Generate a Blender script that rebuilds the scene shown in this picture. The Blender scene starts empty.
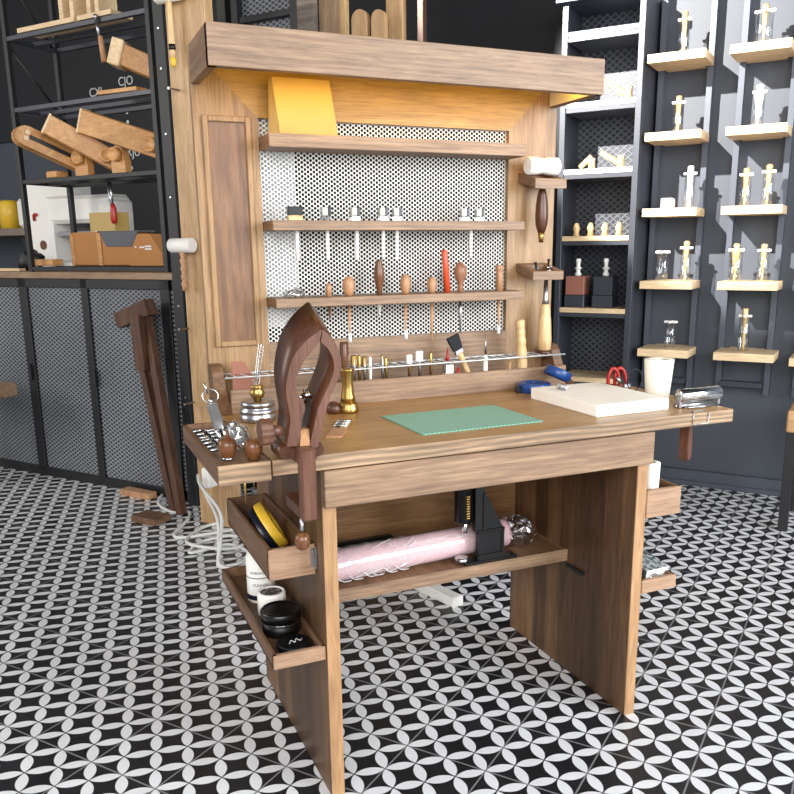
import bpy, bmesh, math, random
from mathutils import Vector, Matrix
random.seed(7)
S = bpy.context.scene
COL = S.collection
PI = math.pi
ROOM = math.radians(-53.1062)            # the room is turned against the bench
FLOOR_ROT = math.radians(-8.1062)
W = Vector((math.cos(ROOM), math.sin(ROOM), 0)); N = Vector((-math.sin(ROOM), math.cos(ROOM), 0))

# ------------------------------------------------------------------ materials
def lin(h):
    h = h.lstrip('#'); r = []
    for i in (0, 2, 4):
        c = int(h[i:i+2], 16)/255
        r.append(c/12.92 if c <= .04045 else ((c+.055)/1.055)**2.4)
    return (r[0], r[1], r[2], 1)
class NT:
    def __init__(s, name):
        s.m = bpy.data.materials.new(name); s.m.use_nodes = True
        s.t = s.m.node_tree; s.n = s.t.nodes; s.l = s.t.links
        s.b = s.n['Principled BSDF']; s.o = s.n['Material Output']
    def add(s, typ, **kw):
        x = s.n.new('ShaderNode'+typ)
        for k, v in kw.items():
            if k.startswith('i_'): x.inputs[k[2:].replace('_', ' ')].default_value = v
            else: setattr(x, k, v)
        return x
    def math(s, op, a, b=None, c=None):
        x = s.n.new('ShaderNodeMath'); x.operation = op
        for i, v in enumerate((a, b, c)):
            if v is None: continue
            if isinstance(v, (int, float)): x.inputs[i].default_value = v
            else: s.l.new(v, x.inputs[i])
        return x.outputs[0]
    def mix(s, fac, a, b, blend='MIX'):
        x = s.n.new('ShaderNodeMix'); x.data_type = 'RGBA'; x.blend_type = blend
        for i, v in ((0, fac), (6, a), (7, b)):
            if isinstance(v, (int, float, tuple)): x.inputs[i].default_value = v
            else: s.l.new(v, x.inputs[i])
        return x.outputs[2]
    def link(s, a, b): s.l.new(a, b)
def plain(name, c, rough=.5, metal=0, vary=.12, scale=30, coat=0, spec=.5):
    t = NT(name); co = t.add('TexCoord'); nz = t.add('TexNoise', i_Scale=scale, i_Detail=3.0)
    t.link(co.outputs['Object'], nz.inputs['Vector'])
    a = lin(c); d = tuple(x*(1-vary) for x in a[:3])+(1,); e = tuple(min(1, x*(1+vary)) for x in a[:3])+(1,)
    t.link(t.mix(nz.outputs[0], d, e), t.b.inputs['Base Color'])
    t.b.inputs['Roughness'].default_value = rough; t.b.inputs['Metallic'].default_value = metal
    t.b.inputs['Coat Weight'].default_value = coat; t.b.inputs['Specular IOR Level'].default_value = spec
    return t.m
def wood(name, dark, mid, light, axis='x', rough=.45, fine=1.0, stave=None, sdir='y', contrast=1.0, rings=0.0):
    t = NT(name); co = t.add('TexCoord')
    src = co.outputs['Object']
    sep = t.add('SeparateXYZ'); t.link(src, sep.inputs[0])
    mp = t.add('Mapping'); t.link(src, mp.inputs['Vector'])
    s = [1, 1, 1]; i = 'xyz'.index(axis)
    for k in range(3): s[k] = 2.6 if k == i else 26
    mp.inputs['Scale'].default_value = s
    vec = mp.outputs[0]
    if stave:
        idx = t.math('FLOOR', t.math('DIVIDE', sep.outputs['XYZ'.index(sdir.upper())], stave))
        wn = t.add('TexWhiteNoise', noise_dimensions='1D'); t.link(idx, wn.inputs['W'])
        ad = t.add('VectorMath', operation='MULTIPLY_ADD'); cb = t.add('CombineXYZ')
        for q in range(3): t.link(wn.outputs[0], cb.inputs[q])
        t.link(cb.outputs[0], ad.inputs[0]); ad.inputs[1].default_value = (7, 7, 7); t.link(vec, ad.inputs[2]); vec = ad.outputs[0]
    n1 = t.add('TexNoise', i_Scale=1.3*fine, i_Detail=7.0, i_Roughness=.7, i_Distortion=.9)
    t.link(vec, n1.inputs['Vector'])
    rp = t.add('ValToRGB'); e = rp.color_ramp.elements
    e[0].position = .5-.27/contrast; e[0].color = lin(dark); e[1].position = .5+.26/contrast; e[1].color = lin(light)
    m_ = e.new(.5); m_.color = lin(mid)
    t.link(n1.outputs[0], rp.inputs[0])
    mp2 = t.add('Mapping'); t.link(src, mp2.inputs['Vector']); s3 = [330, 330, 330]; s3[i] = 14; mp2.inputs['Scale'].default_value = s3
    n2 = t.add('TexNoise', i_Scale=fine, i_Detail=3.0, i_Roughness=.6); t.link(mp2.outputs[0], n2.inputs['Vector'])
    n4 = t.add('TexNoise', i_Scale=5.0, i_Detail=3.0); t.link(src, n4.inputs['Vector'])
    f0 = t.add('MapRange', i_From_Min=.32, i_From_Max=.56, i_To_Min=.74, i_To_Max=1.04); t.link(n2.outputs[0], f0.inputs[0])
    f1 = t.add('MapRange', i_From_Min=.3, i_From_Max=.7, i_To_Min=.84, i_To_Max=1.1); t.link(n4.outputs[0], f1.inputs[0])
    f = t.add('Math', operation='MULTIPLY'); t.link(f0.outputs[0], f.inputs[0]); t.link(f1.outputs[0], f.inputs[1])
    col = t.mix(1.0, rp.outputs[0], f.outputs[0], 'MULTIPLY')
    if rings:
        wv = t.add('TexWave', wave_type='RINGS', rings_direction=axis.upper(), i_Scale=9.0, i_Distortion=6.0, i_Detail=2.0)
        wv.inputs['Detail Scale'].default_value = .6
        m2 = t.add('Mapping'); t.link(src, m2.inputs['Vector']); s2 = [3, 3, 3]; s2[i] = .5; m2.inputs['Scale'].default_value = s2
        t.link(m2.outputs[0], wv.inputs['Vector'])
        g = t.add('MapRange', i_From_Min=.0, i_From_Max=1., i_To_Min=1-rings, i_To_Max=1.05); t.link(wv.outputs[1], g.inputs[0])
        col = t.mix(1.0, col, g.outputs[0], 'MULTIPLY')
    if stave:
        g = t.add('MapRange', i_From_Min=0., i_From_Max=1., i_To_Min=.45, i_To_Max=1.5); t.link(wn.outputs[0], g.inputs[0])
        col = t.mix(1.0, col, g.outputs[0], 'MULTIPLY')
    t.link(col, t.b.inputs['Base Color'])
    t.b.inputs['Roughness'].default_value = rough
    bp = t.add('Bump', i_Strength=.12, i_Distance=.002); t.link(n2.outputs[0], bp.inputs['Height']); t.link(bp.outputs[0], t.b.inputs['Normal'])
    return t.m
def glass(name, tint='#ffffff', opac=.12, gl=.5):
    t = NT(name); tr = t.add('BsdfTransparent'); gs = t.add('BsdfGlossy'); gs.inputs['Roughness'].default_value = .05
    tr.inputs[0].default_value = lin(tint); fr = t.add('LayerWeight', i_Blend=.35)
    f = t.math('ADD', t.math('MULTIPLY', fr.outputs['Facing'], gl), opac); mx = t.add('MixShader')
    nz = t.add('TexNoise', i_Scale=14.0); co = t.add('TexCoord'); t.link(co.outputs['Object'], nz.inputs['Vector'])
    f = t.math('MULTIPLY', f, t.math('ADD', nz.outputs[0], .5))
    t.link(f, mx.inputs[0]); t.link(tr.outputs[0], mx.inputs[1]); t.link(gs.outputs[0], mx.inputs[2]); t.link(mx.outputs[0], t.o.inputs[0])
    return t.m
def haze(name, c, a):
    t = NT(name); tr = t.add('BsdfTransparent'); df = t.add('BsdfDiffuse'); df.inputs[0].default_value = lin(c); gs = t.add('BsdfGlossy'); gs.inputs[1].default_value = .15
    co = t.add('TexCoord'); nz = t.add('TexNoise', i_Scale=70.0, i_Detail=3.0); t.link(co.outputs['Object'], nz.inputs['Vector'])
    m1 = t.add('MixShader'); m1.inputs[0].default_value = .25; t.link(df.outputs[0], m1.inputs[1]); t.link(gs.outputs[0], m1.inputs[2])
    m2 = t.add('MixShader'); t.link(t.math('MULTIPLY', nz.outputs[0], a*2), m2.inputs[0]); t.link(tr.outputs[0], m2.inputs[1]); t.link(m1.outputs[0], m2.inputs[2]); t.link(m2.outputs[0], t.o.inputs[0])
    return t.m
def perforated(name, c, px, pz, r, ax='x', rough=.45, hole=None):
    """sheet punched with staggered round holes (see-through)"""
    t = NT(name); co = t.add('TexCoord'); sp = t.add('SeparateXYZ'); t.link(co.outputs['Object'], sp.inputs[0])
    u, v = sp.outputs['XYZ'.index(ax.upper())], sp.outputs[2]
    def cell(off):
        a = t.math('SUBTRACT', t.math('FRACT', t.math('ADD', t.math('DIVIDE', u, px), off)), .5)
        b = t.math('SUBTRACT', t.math('FRACT', t.math('ADD', t.math('DIVIDE', v, pz), off)), .5)
        a = t.math('MULTIPLY', a, px/r); b = t.math('MULTIPLY', b, pz/r)
        return t.math('ADD', t.math('MULTIPLY', a, a), t.math('MULTIPLY', b, b))
    d = t.math('MINIMUM', cell(0.), cell(.5))
    mask = t.math('LESS_THAN', d, 1.0)
    t.b.inputs['Base Color'].default_value = lin(c); t.b.inputs['Roughness'].default_value = rough
    if hole:
        t.link(t.mix(mask, lin(c), lin(hole)), t.b.inputs['Base Color'])
    else:
        tr = t.add('BsdfTransparent'); mx = t.add('MixShader')
        t.link(mask, mx.inputs[0]); t.link(t.b.outputs[0], mx.inputs[1]); t.link(tr.outputs[0], mx.inputs[2]); t.link(mx.outputs[0], t.o.inputs[0])
    return t.m
def emission(name, c, st):
    t = NT(name); t.b.inputs['Base Color'].default_value = lin(c); t.b.inputs['Emission Color'].default_value = lin(c); t.b.inputs['Emission Strength'].default_value = st
    return t.m
def speckle(name, a, b, scale=60, rough=.4, lo=.45, hi=.55):
    t = NT(name); co = t.add('TexCoord'); nz = t.add('TexNoise', i_Scale=scale, i_Detail=4.0); t.link(co.outputs['Object'], nz.inputs['Vector'])
    rp = t.add('ValToRGB'); rp.color_ramp.elements[0].position = lo; rp.color_ramp.elements[1].position = hi
    rp.color_ramp.elements[0].color = lin(a); rp.color_ramp.elements[1].color = lin(b)
    t.link(nz.outputs[0], rp.inputs[0]); t.link(rp.outputs[0], t.b.inputs['Base Color']); t.b.inputs['Roughness'].default_value = rough
    return t.m

def floor_material():
    t = NT('cement_tile'); P = .0707107
    co = t.add('TexCoord'); sp = t.add('SeparateXYZ'); t.link(co.outputs['Object'], sp.inputs[0])
    a = t.math('DIVIDE', sp.outputs[0], P); b = t.math('DIVIDE', sp.outputs[1], P)
    fx = t.math('SUBTRACT', t.math('FRACT', a), .5); fy = t.math('SUBTRACT', t.math('FRACT', b), .5)
    ax = t.math('SUBTRACT', 1.0, t.math('ABSOLUTE', fx)); ay = t.math('SUBTRACT', 1.0, t.math('ABSOLUTE', fy))
    d1 = t.math('ADD', t.math('MULTIPLY', ax, ax), t.math('MULTIPLY', fy, fy))
    d2 = t.math('ADD', t.math('MULTIPLY', ay, ay), t.math('MULTIPLY', fx, fx))
    d = t.math('SQRT', t.math('MINIMUM', d1, d2))
    pet = t.add('MapRange', i_From_Min=.682, i_From_Max=.694, i_To_Min=1., i_To_Max=0.); t.link(d, pet.inputs[0])
    # grout of the 200 mm tiles runs on the diagonals
    def gl(x):
        q = t.math('MULTIPLY', t.math('ABSOLUTE', t.math('SUBTRACT', t.math('FRACT', t.math('ADD', t.math('DIVIDE', x, 4.0), .5)), .5)), 4.0)
        return q
    g = t.math('MINIMUM', gl(t.math('ADD', a, b)), gl(t.math('SUBTRACT', a, b)))
    gm = t.add('MapRange', i_From_Min=.025, i_From_Max=.05, i_To_Min=1., i_To_Max=0.); t.link(g, gm.inputs[0])
    nz = t.add('TexNoise', i_Scale=9.0, i_Detail=5.0); t.link(co.outputs['Object'], nz.inputs['Vector'])
    n3 = t.add('TexNoise', i_Scale=140.0, i_Detail=2.0); t.link(co.outputs['Object'], n3.inputs['Vector'])
    blk = t.mix(nz.outputs[0], lin('#101012'), lin('#27282c'))
    wht = t.mix(nz.outputs[0], lin('#cfd0d2'), lin('#ebecee'))
    c = t.mix(pet.outputs[0], blk, wht); c = t.mix(gm.outputs[0], c, lin('#7e7e80'))
    t.link(c, t.b.inputs['Base Color'])
    r = t.add('MapRange', i_From_Min=.3, i_From_Max=.7, i_To_Min=.3, i_To_Max=.45); t.link(nz.outputs[0], r.inputs[0]); t.link(r.outputs[0], t.b.inputs['Roughness'])
    bp = t.add('Bump', i_Strength=.25, i_Distance=.001); t.link(t.math('SUBTRACT', 1.0, gm.outputs[0]), bp.inputs['Height']); t.link(bp.outputs[0], t.b.inputs['Normal'])
    return t.m
def mat_grid(name, c, l, step):
    t = NT(name); co = t.add('TexCoord'); sp = t.add('SeparateXYZ'); t.link(co.outputs['Object'], sp.inputs[0])
    def ln(x, st, w):
        return t.math('LESS_THAN', t.math('ABSOLUTE', t.math('SUBTRACT', t.math('FRACT', t.math('ADD', t.math('DIVIDE', x, st), .5)), .5)), w)
    m1 = t.math('MAXIMUM', ln(sp.outputs[0], step, .09), ln(sp.outputs[1], step, .09))
    c2 = t.mix(m1, lin(c), lin(l)); t.link(c2, t.b.inputs['Base Color']); t.b.inputs['Roughness'].default_value = .6
    return t.m
def expanded(name, strand, gap, pu, pv, rough=.4):
    """expanded-metal lattice: diamonds of dark gap between pale strands"""
    t = NT(name); co = t.add('TexCoord'); sp = t.add('SeparateXYZ'); t.link(co.outputs['Object'], sp.inputs[0])
    u = t.math('DIVIDE', sp.outputs[0], pu); v = t.math('DIVIDE', sp.outputs[2], pv)
    def tri(x): return t.math('ABSOLUTE', t.math('SUBTRACT', t.math('FRACT', x), .5))
    q = t.math('MINIMUM', tri(t.math('ADD', u, v)), tri(t.math('SUBTRACT', u, v)))
    m = t.add('MapRange', i_From_Min=.10, i_From_Max=.2, i_To_Min=0., i_To_Max=1.); t.link(q, m.inputs[0])
    nz = t.add('TexNoise', i_Scale=2.5, i_Detail=2.0); t.link(co.outputs['Object'], nz.inputs['Vector'])
    col = t.mix(m.outputs[0], lin(strand), lin(gap))
    f = t.add('MapRange', i_From_Min=.3, i_From_Max=.7, i_To_Min=.8, i_To_Max=1.2); t.link(nz.outputs[0], f.inputs[0])
    t.link(t.mix(1.0, col, f.outputs[0], 'MULTIPLY'), t.b.inputs['Base Color']); t.b.inputs['Roughness'].default_value = rough
    bp = t.add('Bump', i_Strength=.5, i_Distance=.003, invert=True); t.link(m.outputs[0], bp.inputs['Height']); t.link(bp.outputs[0], t.b.inputs['Normal'])
    return t.m

TD, TM, TL = '#70523a', '#9a7654', '#b8946e'
M = dict(
 topx=wood('bench_top_oak', '#7e5c34', '#a27b49', '#b99360', 'x', .38),
 bx=wood('bench_oak_along', '#6c5442', '#8f735a', '#aa8e70', 'x', .5, rings=.12),
 by=wood('bench_oak_deep', '#58402a', '#7d5d42', '#97765a', 'y', .5),
 bz=wood('bench_oak_up', '#7d5a3c', '#a07a58', '#b8946f', 'z', .5),
 frame_x=wood('frame_oak_along', '#84642f', '#a78242', '#bd9a58', 'x', .45),  # top rail oak, yellowed to carry the strip light's glow
 frame_z=wood('frame_oak_up', '#775a3a', '#997852', '#b09069', 'z', .45),
 front=wood('bench_oak_edge', '#876544', '#a9835c', '#be9a72', 'z', .5),
 leg=wood('leg_oak_staves', '#443020', '#654931', '#7f6145', 'z', .45, stave=.062, sdir='y'),
 back=wood('back_oak', '#5e4128', '#8a643e', '#a67e54', 'x', .5),
 inset=wood('inset_panel', '#513826', '#76553b', '#8f6c4d', 'z', .4),
 tray=wood('tray_walnut', '#4a3322', '#6b4d36', '#8a6b50', 'y', .5),
 tray_x=wood('tray_oak_front', '#7d5f48', '#a08066', '#b6977c', 'x', .5),
 ash=wood('ash_edge', '#80664e', '#a18568', '#b89c7c', 'x', .5, rings=.45),
 walnut=wood('walnut', '#341d13', '#4e2d1c', '#653f2a', 'z', .32),
 walnut_l=wood('walnut_light', '#452a1e', '#644233', '#795544', 'z', .35),
 turned=wood('turned_wood', '#4c2c1a', '#6e4528', '#8a5c3a', 'z', .28),
 tan=wood('tan_wood', '#9a6f4e', '#b88a64', '#cfa37c', 'z', .4),
 pale=wood('pale_wood', '#c09866', '#d9b785', '#ecd0a2', 'z', .4),
 birch=wood('birch_board', '#caa87c', '#e0c39a', '#efd9b6', 'x', .45),
 pine=wood('pine_column', '#98774e', '#b8946a', '#cbab82', 'z', .5),
 beech=wood('beech_x', '#a8743f', '#c48f56', '#d9ab74', 'x', .45),
 dkbeam=wood('dark_beam', '#2c1a11', '#4e3121', '#6e4a34', 'z', .55),
 weath=wood('weathered_plank', '#5c5148', '#82756a', '#a09484', 'x', .7, stave=.05, sdir='z'),
 weath2=wood('aged_board', '#6a5440', '#8c7258', '#a48a6e', 'z', .6),
 rosy=wood('rosy_wood', '#7a4e38', '#9a6a4e', '#b08464', 'z', .4), wire=plain('pale_wire', '#c8c9c8', .3, .4),
 stoolw=wood('stool_wood', '#9c7850', '#bc9468', '#d0ac80', 'x', .5),
 counter=wood('counter_top', '#6c543e', '#8e735a', '#a68c72', 'x', .5),
 floor=floor_material(),
 wall=plain('charcoal_plaster', '#434851', .55, vary=.06, scale=3),
 wall_shaded=plain('shaded_plaster', '#121317', .6, vary=.1, scale=3),  # wall colour darkened to stand for shade
 ceil=plain('ceiling_dark', '#26272a', .8),
 black=plain('black_steel', '#131417', .5, .0, vary=.15, scale=12),
 steelblk=plain('graphite_steel', '#3a3d45', .38, .2, vary=.1, scale=8),
 grey=plain('grey_steel', '#4d525c', .4, .2, vary=.08, scale=8),
 blk=plain('black_plastic', '#0c0c0d', .25),
 blkgl=plain('black_gloss', '#070708', .42, coat=.05, spec=.3),
 white=plain('white_plastic', '#eceae4', .45, vary=.03),
 cream=plain('cream_block', '#f2efe8', .5, vary=.04),
 paper=plain('paper_roll', '#f2eee2', .8, vary=.03),
 chrome=plain('chrome', '#d8d9da', .12, 1, vary=.05),
 steel=plain('brushed_steel', '#b4b5b8', .28, 1, vary=.15, scale=80),
 brass=plain('brass', '#b29256', .3, 1, vary=.15),
 gold=plain('gold_brass', '#d8bc84', .35, .6, vary=.15),
 green=mat_grid('cutting_mat_green', '#64998600'[:7], '#a3c6b7', .01),
 blue=plain('blue_plastic', '#173f7e', .3, vary=.06),
 red=plain('red_plastic', '#a3221f', .35, vary=.08),
 yellow=plain('yellow_label', '#e3b93a', .4, vary=.08),
 navy=plain('navy_plastic', '#161a2a', .35),
 orange=plain('orange_red', '#d4512f', .35, vary=.08),
 leather=plain('pink_leather', '#94604f', .7, vary=.08),
 bristle=plain('black_bristle', '#191b20', .85, vary=.4, scale=200),
 pink=plain('pink_leather_roll', '#cfa9ae', .5, vary=.06),
 film=haze('clear_film', '#f4eef0', .2),
 wrap=glass('wrinkled_film', '#f0eef2', .3, .6), crease=haze('film_crease', '#f6f2f4', .6), glass=glass('clear_glass', '#fbfdff', .1, .6),
 frost=glass('frosted_plastic', '#f4f6f6', .35, .4),
 perf=perforated('perforated_white_sheet', '#d4d2cc', .0152, .0108, .0037),
 backing=plain('dark_backing', '#0b0b0c', .9),
 back_pale=plain('pale_backing', '#a4a6a9', .8),  # pale sheet behind the left part of the perforated panel
 card=plain('kraft_card', '#a97440', .75, vary=.06, scale=14),
 dull=plain('dull_acrylic', '#a9ada6', .3), felt=plain('grey_felt', '#5e6066', .95, vary=.25, scale=90),
 cable=plain('white_cable', '#dcdcd8', .5, vary=.02),
 exp=expanded('expanded_mesh', '#7d8188', '#2b2d32', .034, .0205),
 exp2=expanded('expanded_mesh_wall', '#50545d', '#24272d', .036, .029),
 print=plain('grey_print', '#3e4044', .6), chalk=plain('white_paint', '#d8d8d8', .7),
 led=emission('warm_led', '#ffc236', 26.),
 marble=speckle('speckled_box', '#454d50', '#98a2a2', 90),
 grains=speckle('dark_grains', '#1a1614', '#8a8078', 160, .5, .5, .6),
 easel=plain('honey_board', '#ad9052', .4, vary=.05),
)

# ------------------------------------------------------------------ mesh building
class MB:
    def __init__(s): s.bm = bmesh.new(); s.mats = []; s.cur = 0; s.smooth = False
    def use(s, m):
        if m not in s.mats: s.mats.append(m)
        s.cur = s.mats.index(m); return s
    def _fin(s, vs, sm=False):
        fs = set()
        for v in vs:
            for f in v.link_faces: fs.add(f)
        for f in fs:
            f.material_index = s.cur; f.smooth = sm
        return s
    def box(s, x0, x1, y0, y1, z0, z1, bev=.0015, rot=None, piv=None):
        r = bmesh.ops.create_cube(s.bm, size=1); vs = r['verts']
        for v in vs: v.co = Vector(((x0+x1)/2+v.co.x*(x1-x0), (y0+y1)/2+v.co.y*(y1-y0), (z0+z1)/2+v.co.z*(z1-z0)))
        b = min(bev, .3*min(abs(x1-x0), abs(y1-y0), abs(z1-z0)))
        if b > 0:
            ed = list({e for v in vs for e in v.link_edges})
            rr = bmesh.ops.bevel(s.bm, geom=ed, offset=b, segments=1, affect='EDGES', profile=.5)
            vs = list({v for f in rr['faces'] for v in f.verts})
        if rot is not None:
            p = Vector(piv) if piv else Vector(((x0+x1)/2, (y0+y1)/2, (z0+z1)/2))
            for v in vs: v.co = p+rot@(v.co-p)
        return s._fin(vs)
    def ring(s, c, u, v, r, n): return [s.bm.verts.new(c+u*(r*math.cos(2*PI*i/n))+v*(r*math.sin(2*PI*i/n))) for i in range(n)]
    def rings(s, rs, cap=True, sm=True):
        fs = []
        for a, b in zip(rs, rs[1:]):
            n = len(a)
            for i in range(n): fs.append(s.bm.faces.new((a[i], a[(i+1) % n], b[(i+1) % n], b[i])))
        for f in fs: f.smooth = sm; f.material_index = s.cur
        if cap:
            for q in (rs[0][::-1], rs[-1]):
                f = s.bm.faces.new(q); f.material_index = s.cur
        return s
    def lathe(s, prof, base, axis=(0, 0, 1), n=20, cap=True, sm=True):
        """prof = [(h, r)...] along axis from base"""
        ax = Vector(axis).normalized(); u = ax.orthogonal().normalized(); v = ax.cross(u); b = Vector(base)
        return s.rings([s.ring(b+ax*h, u, v, max(r, .0002), n) for h, r in prof], cap, sm)
    def rod(s, p, q, r, r2=None, n=12):
        p, q = Vector(p), Vector(q); return s.lathe([(0, r), ((q-p).length, r if r2 is None else r2)], p, q-p, n)
    def tube(s, pts, r, n=8, sub=6, closed=False, cap=True):
        P = [Vector(p) for p in pts]
        if sub > 1 and len(P) > 2:
            out = []; m = len(P)
            for i in range(m if closed else m-1):
                p0, p1, p2, p3 = (P[(i-1) % m], P[i], P[(i+1) % m], P[(i+2) % m]) if closed else (P[max(i-1, 0)], P[i], P[i+1], P[min(i+2, m-1)])
                for k in range(sub):
                    t = k/sub; out.append(.5*((2*p1)+(p2-p0)*t+(2*p0-5*p1+4*p2-p3)*t*t+(3*p1-p0-3*p2+p3)*t**3))
            if not closed: out.append(P[-1])
            P = out
        rs = []; u = None
        for i, p in enumerate(P):
            a = P[i-1] if (i > 0 or closed) else p; b = P[(i+1) % len(P)] if (i < len(P)-1 or closed) else p
            d = (b-a).normalized()
            u = d.orthogonal().normalized() if u is None else (u-d*u.dot(d)).normalized()
            rs.append(s.ring(p, u, d.cross(u), r, n))
        if closed: rs.append(rs[0]); return s.rings(rs, False)
        return s.rings(rs, cap)
    def prism(s, pts, off, sm=False, top=None):
        """polygon pts (3D) extruded to pts+off (or to the list top)"""
        a = [s.bm.verts.new(Vector(p)) for p in pts]
        b = [s.bm.verts.new(Vector(p)+Vector(off)) for p in pts] if top is None else [s.bm.verts.new(Vector(p)) for p in top]
        n = len(a); fs = [s.bm.faces.new(a[::-1]), s.bm.faces.new(b)]
        for i in range(n):
            f = s.bm.faces.new((a[i], a[(i+1) % n], b[(i+1) % n], b[i])); f.smooth = sm; fs.append(f)
        for f in fs: f.material_index = s.cur
        return s
    def ball(s, c, rx, ry=None, rz=None, seg=16):
        ry = rx if ry is None else ry; rz = rx if rz is None else rz
        r = bmesh.ops.create_uvsphere(s.bm, u_segments=seg, v_segments=max(6, seg//2), radius=1)
        for v in r['verts']: v.co = Vector((c[0]+v.co.x*rx, c[1]+v.co.y*ry, c[2]+v.co.z*rz))
        return s._fin(r['verts'], True)
    def plane(s, pts):
        f = s.bm.faces.new([s.bm.verts.new(Vector(p)) for p in pts]); f.material_index = s.cur; return s
    def turn(s, rot, piv):
        p = Vector(piv)
        for v in s.bm.verts: v.co = p+rot@(v.co-p)
        return s
    def crumple(s, amt, sc=40):
        from mathutils import noise
        for v in s.bm.verts: v.co += Vector(noise.noise_vector(v.co*sc))*amt
        return s
    def build(s, name, mat=None, parent=None, origin=(0, 0, 0), frame='b', label=None):
        bmesh.ops.recalc_face_normals(s.bm, faces=s.bm.faces)
        o3 = Vector(parent['_o']) if parent is not None else Vector(origin)
        for v in s.bm.verts: v.co -= o3
        me = bpy.data.meshes.new(name); s.bm.to_mesh(me); s.bm.free()
        for m in (s.mats or [mat]): me.materials.append(M[m])
        ob = bpy.data.objects.new(name, me); COL.objects.link(ob)
        if parent is not None:
            ob.parent = parent; ob['_o'] = list(o3)
        else: place(ob, origin, frame); ob['_o'] = list(o3)
        if label: ob['label'] = label
        return ob
def R3(ax, deg): return Matrix.Rotation(math.radians(deg), 3, ax)
def place(o, org, frame, rz=0):
    x, y, z = org
    if frame == 'r':
        p = W*x+N*y; o.location = (p.x, p.y, z); o.rotation_euler = (0, 0, ROOM+rz)
    else: o.location = (x, y, z); o.rotation_euler = (0, 0, rz)
def tag(o, label=None, cat=None, group=None, kind=None):
    if label: o['label'] = label
    if cat: o['category'] = cat
    if group: o['group'] = group
    if kind: o['kind'] = kind
    return o
def thing(name, label, cat, org, frame='b', group=None):
    o = bpy.data.objects.new(name, None); COL.objects.link(o); o.empty_display_size = .05
    place(o, org, frame); o['_o'] = list(org); return tag(o, label, cat, group)
def dup(root, org, frame='b', rz=0, label=None):
    r = root.copy(); COL.objects.link(r); place(r, org, frame, rz)
    if label: r['label'] = label
    for ch in list(root.children):
        c = ch.copy(); COL.objects.link(c); c.parent = r
        for g in list(ch.children):
            d = g.copy(); COL.objects.link(d); d.parent = c
    return r
def struct(name, mb, mat, origin=(0, 0, 0), frame='r'):
    return tag(mb.build(name, mat, None, origin, frame), kind='structure')

# ------------------------------------------------------------------ the room
fb = MB(); fb.plane([(-6, -6, 0), (7, -6, 0), (7, 7, 0), (-6, 7, 0)])
fl = fb.build('floor', 'floor'); fl['kind'] = 'structure'
fl.location = (.49978574, .06713162, 0); fl.rotation_euler = (0, 0, FLOOR_ROT)
struct('wall_back', MB().box(-6, 4, 2.8, 2.92, 0, 3.4, 0), 'wall')
struct('ceiling', MB().box(-6, 4, -.3, 2.92, 3.4, 3.5, 0), 'ceil')
struct('wall_shade_2', MB().box(-6, -3.85, 2.782, 2.8, 1.9, 3.3, .002), 'wall_shaded')  # added dark sheet, carries the shadow on the upper left wall
struct('wall_shade_1', MB().box(-3.85, -.52, 2.782, 2.8, .1, 3.3, .002), 'wall_shaded')  # added near-black sheet where the back wall lies in shade
b = MB(); b.box(-.5, 4, 2.775, 2.8, 0, .075, .002).box(-.5, 4, 2.765, 2.8, 0, .025, .002)
struct('baseboard_back', b, 'grey')

# ------------------------------------------------------------------ THE BENCH
BN = thing('workbench', 'large brown wooden leathercraft workbench with canopy, pegged tool shelves and side trays', 'workbench', (.39, .3, 0))
LP = .7887; PT = .0284
MB().use('leg').box(0, PT, .002, .555, 0, .721).use('front').box(0, PT, 0, .003, 0, .721, .001).build('leg', None, BN, label='left leg panel')
MB().use('leg').box(LP-PT-.0005, LP, .002, .555, 0, .721).use('front').box(LP-PT-.0005, LP, 0, .003, 0, .721, .001).build('leg', None, BN, label='right leg panel')
MB().box(PT, LP-PT, .535, .555, .30, .721).build('back_panel', 'back', BN)
MB().use('by').box(PT, LP-PT, .266, .535, .317, .347).use('bx').box(PT, LP-PT, .263, .268, .315, .348).build('lower_shelf', None, BN)
MB().box(0, LP, -.018, 0, .6455, .7205, .002).build('drawer_front', 'bx', BN)
# desktop, an L shape with the right arm
sl = [(-.0993, -.02), (1.0125, -.02), (1.0125, .3825), (.892, .3825), (.892, .572), (-.0993, .572)]
b = MB().use('topx').prism([(x, y, .7243) for x, y in sl], (0, 0, .03))
b.use('ash').box(-.0993, 1.0125, -.0225, -.019, .7243, .7543, .001)
b.build('desktop', None, BN)
# left tool tray let into the desktop's left end
b = MB().use('tray'); x0, x1, y0, y1, z0, z1 = -.1997, -.1023, -.022, .3825, .7168, .7543
b.box(x0, x0+.011, y0, y1, z0, z1).box(x0, x1, y1-.011, y1, z0, z1).box(x1-.009, x1, y0, y1, z0, z1)
b.box(x0+.01, x1-.008, .105, y1-.01, z0, z0+.012)
b.box(x0+.01, x1-.008, y0+.002, .106, z0, z1-.003)
b.use('ash').box(x0, x1, y0-.001, y0+.003, z0, z1, .001)
tt = b.build('tool_tray', None, BN)
MB().box(x0+.011, x1-.009, .107, y1-.012, z0+.012, z0+.018, 0).build('lining', 'blk', tt)
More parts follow.
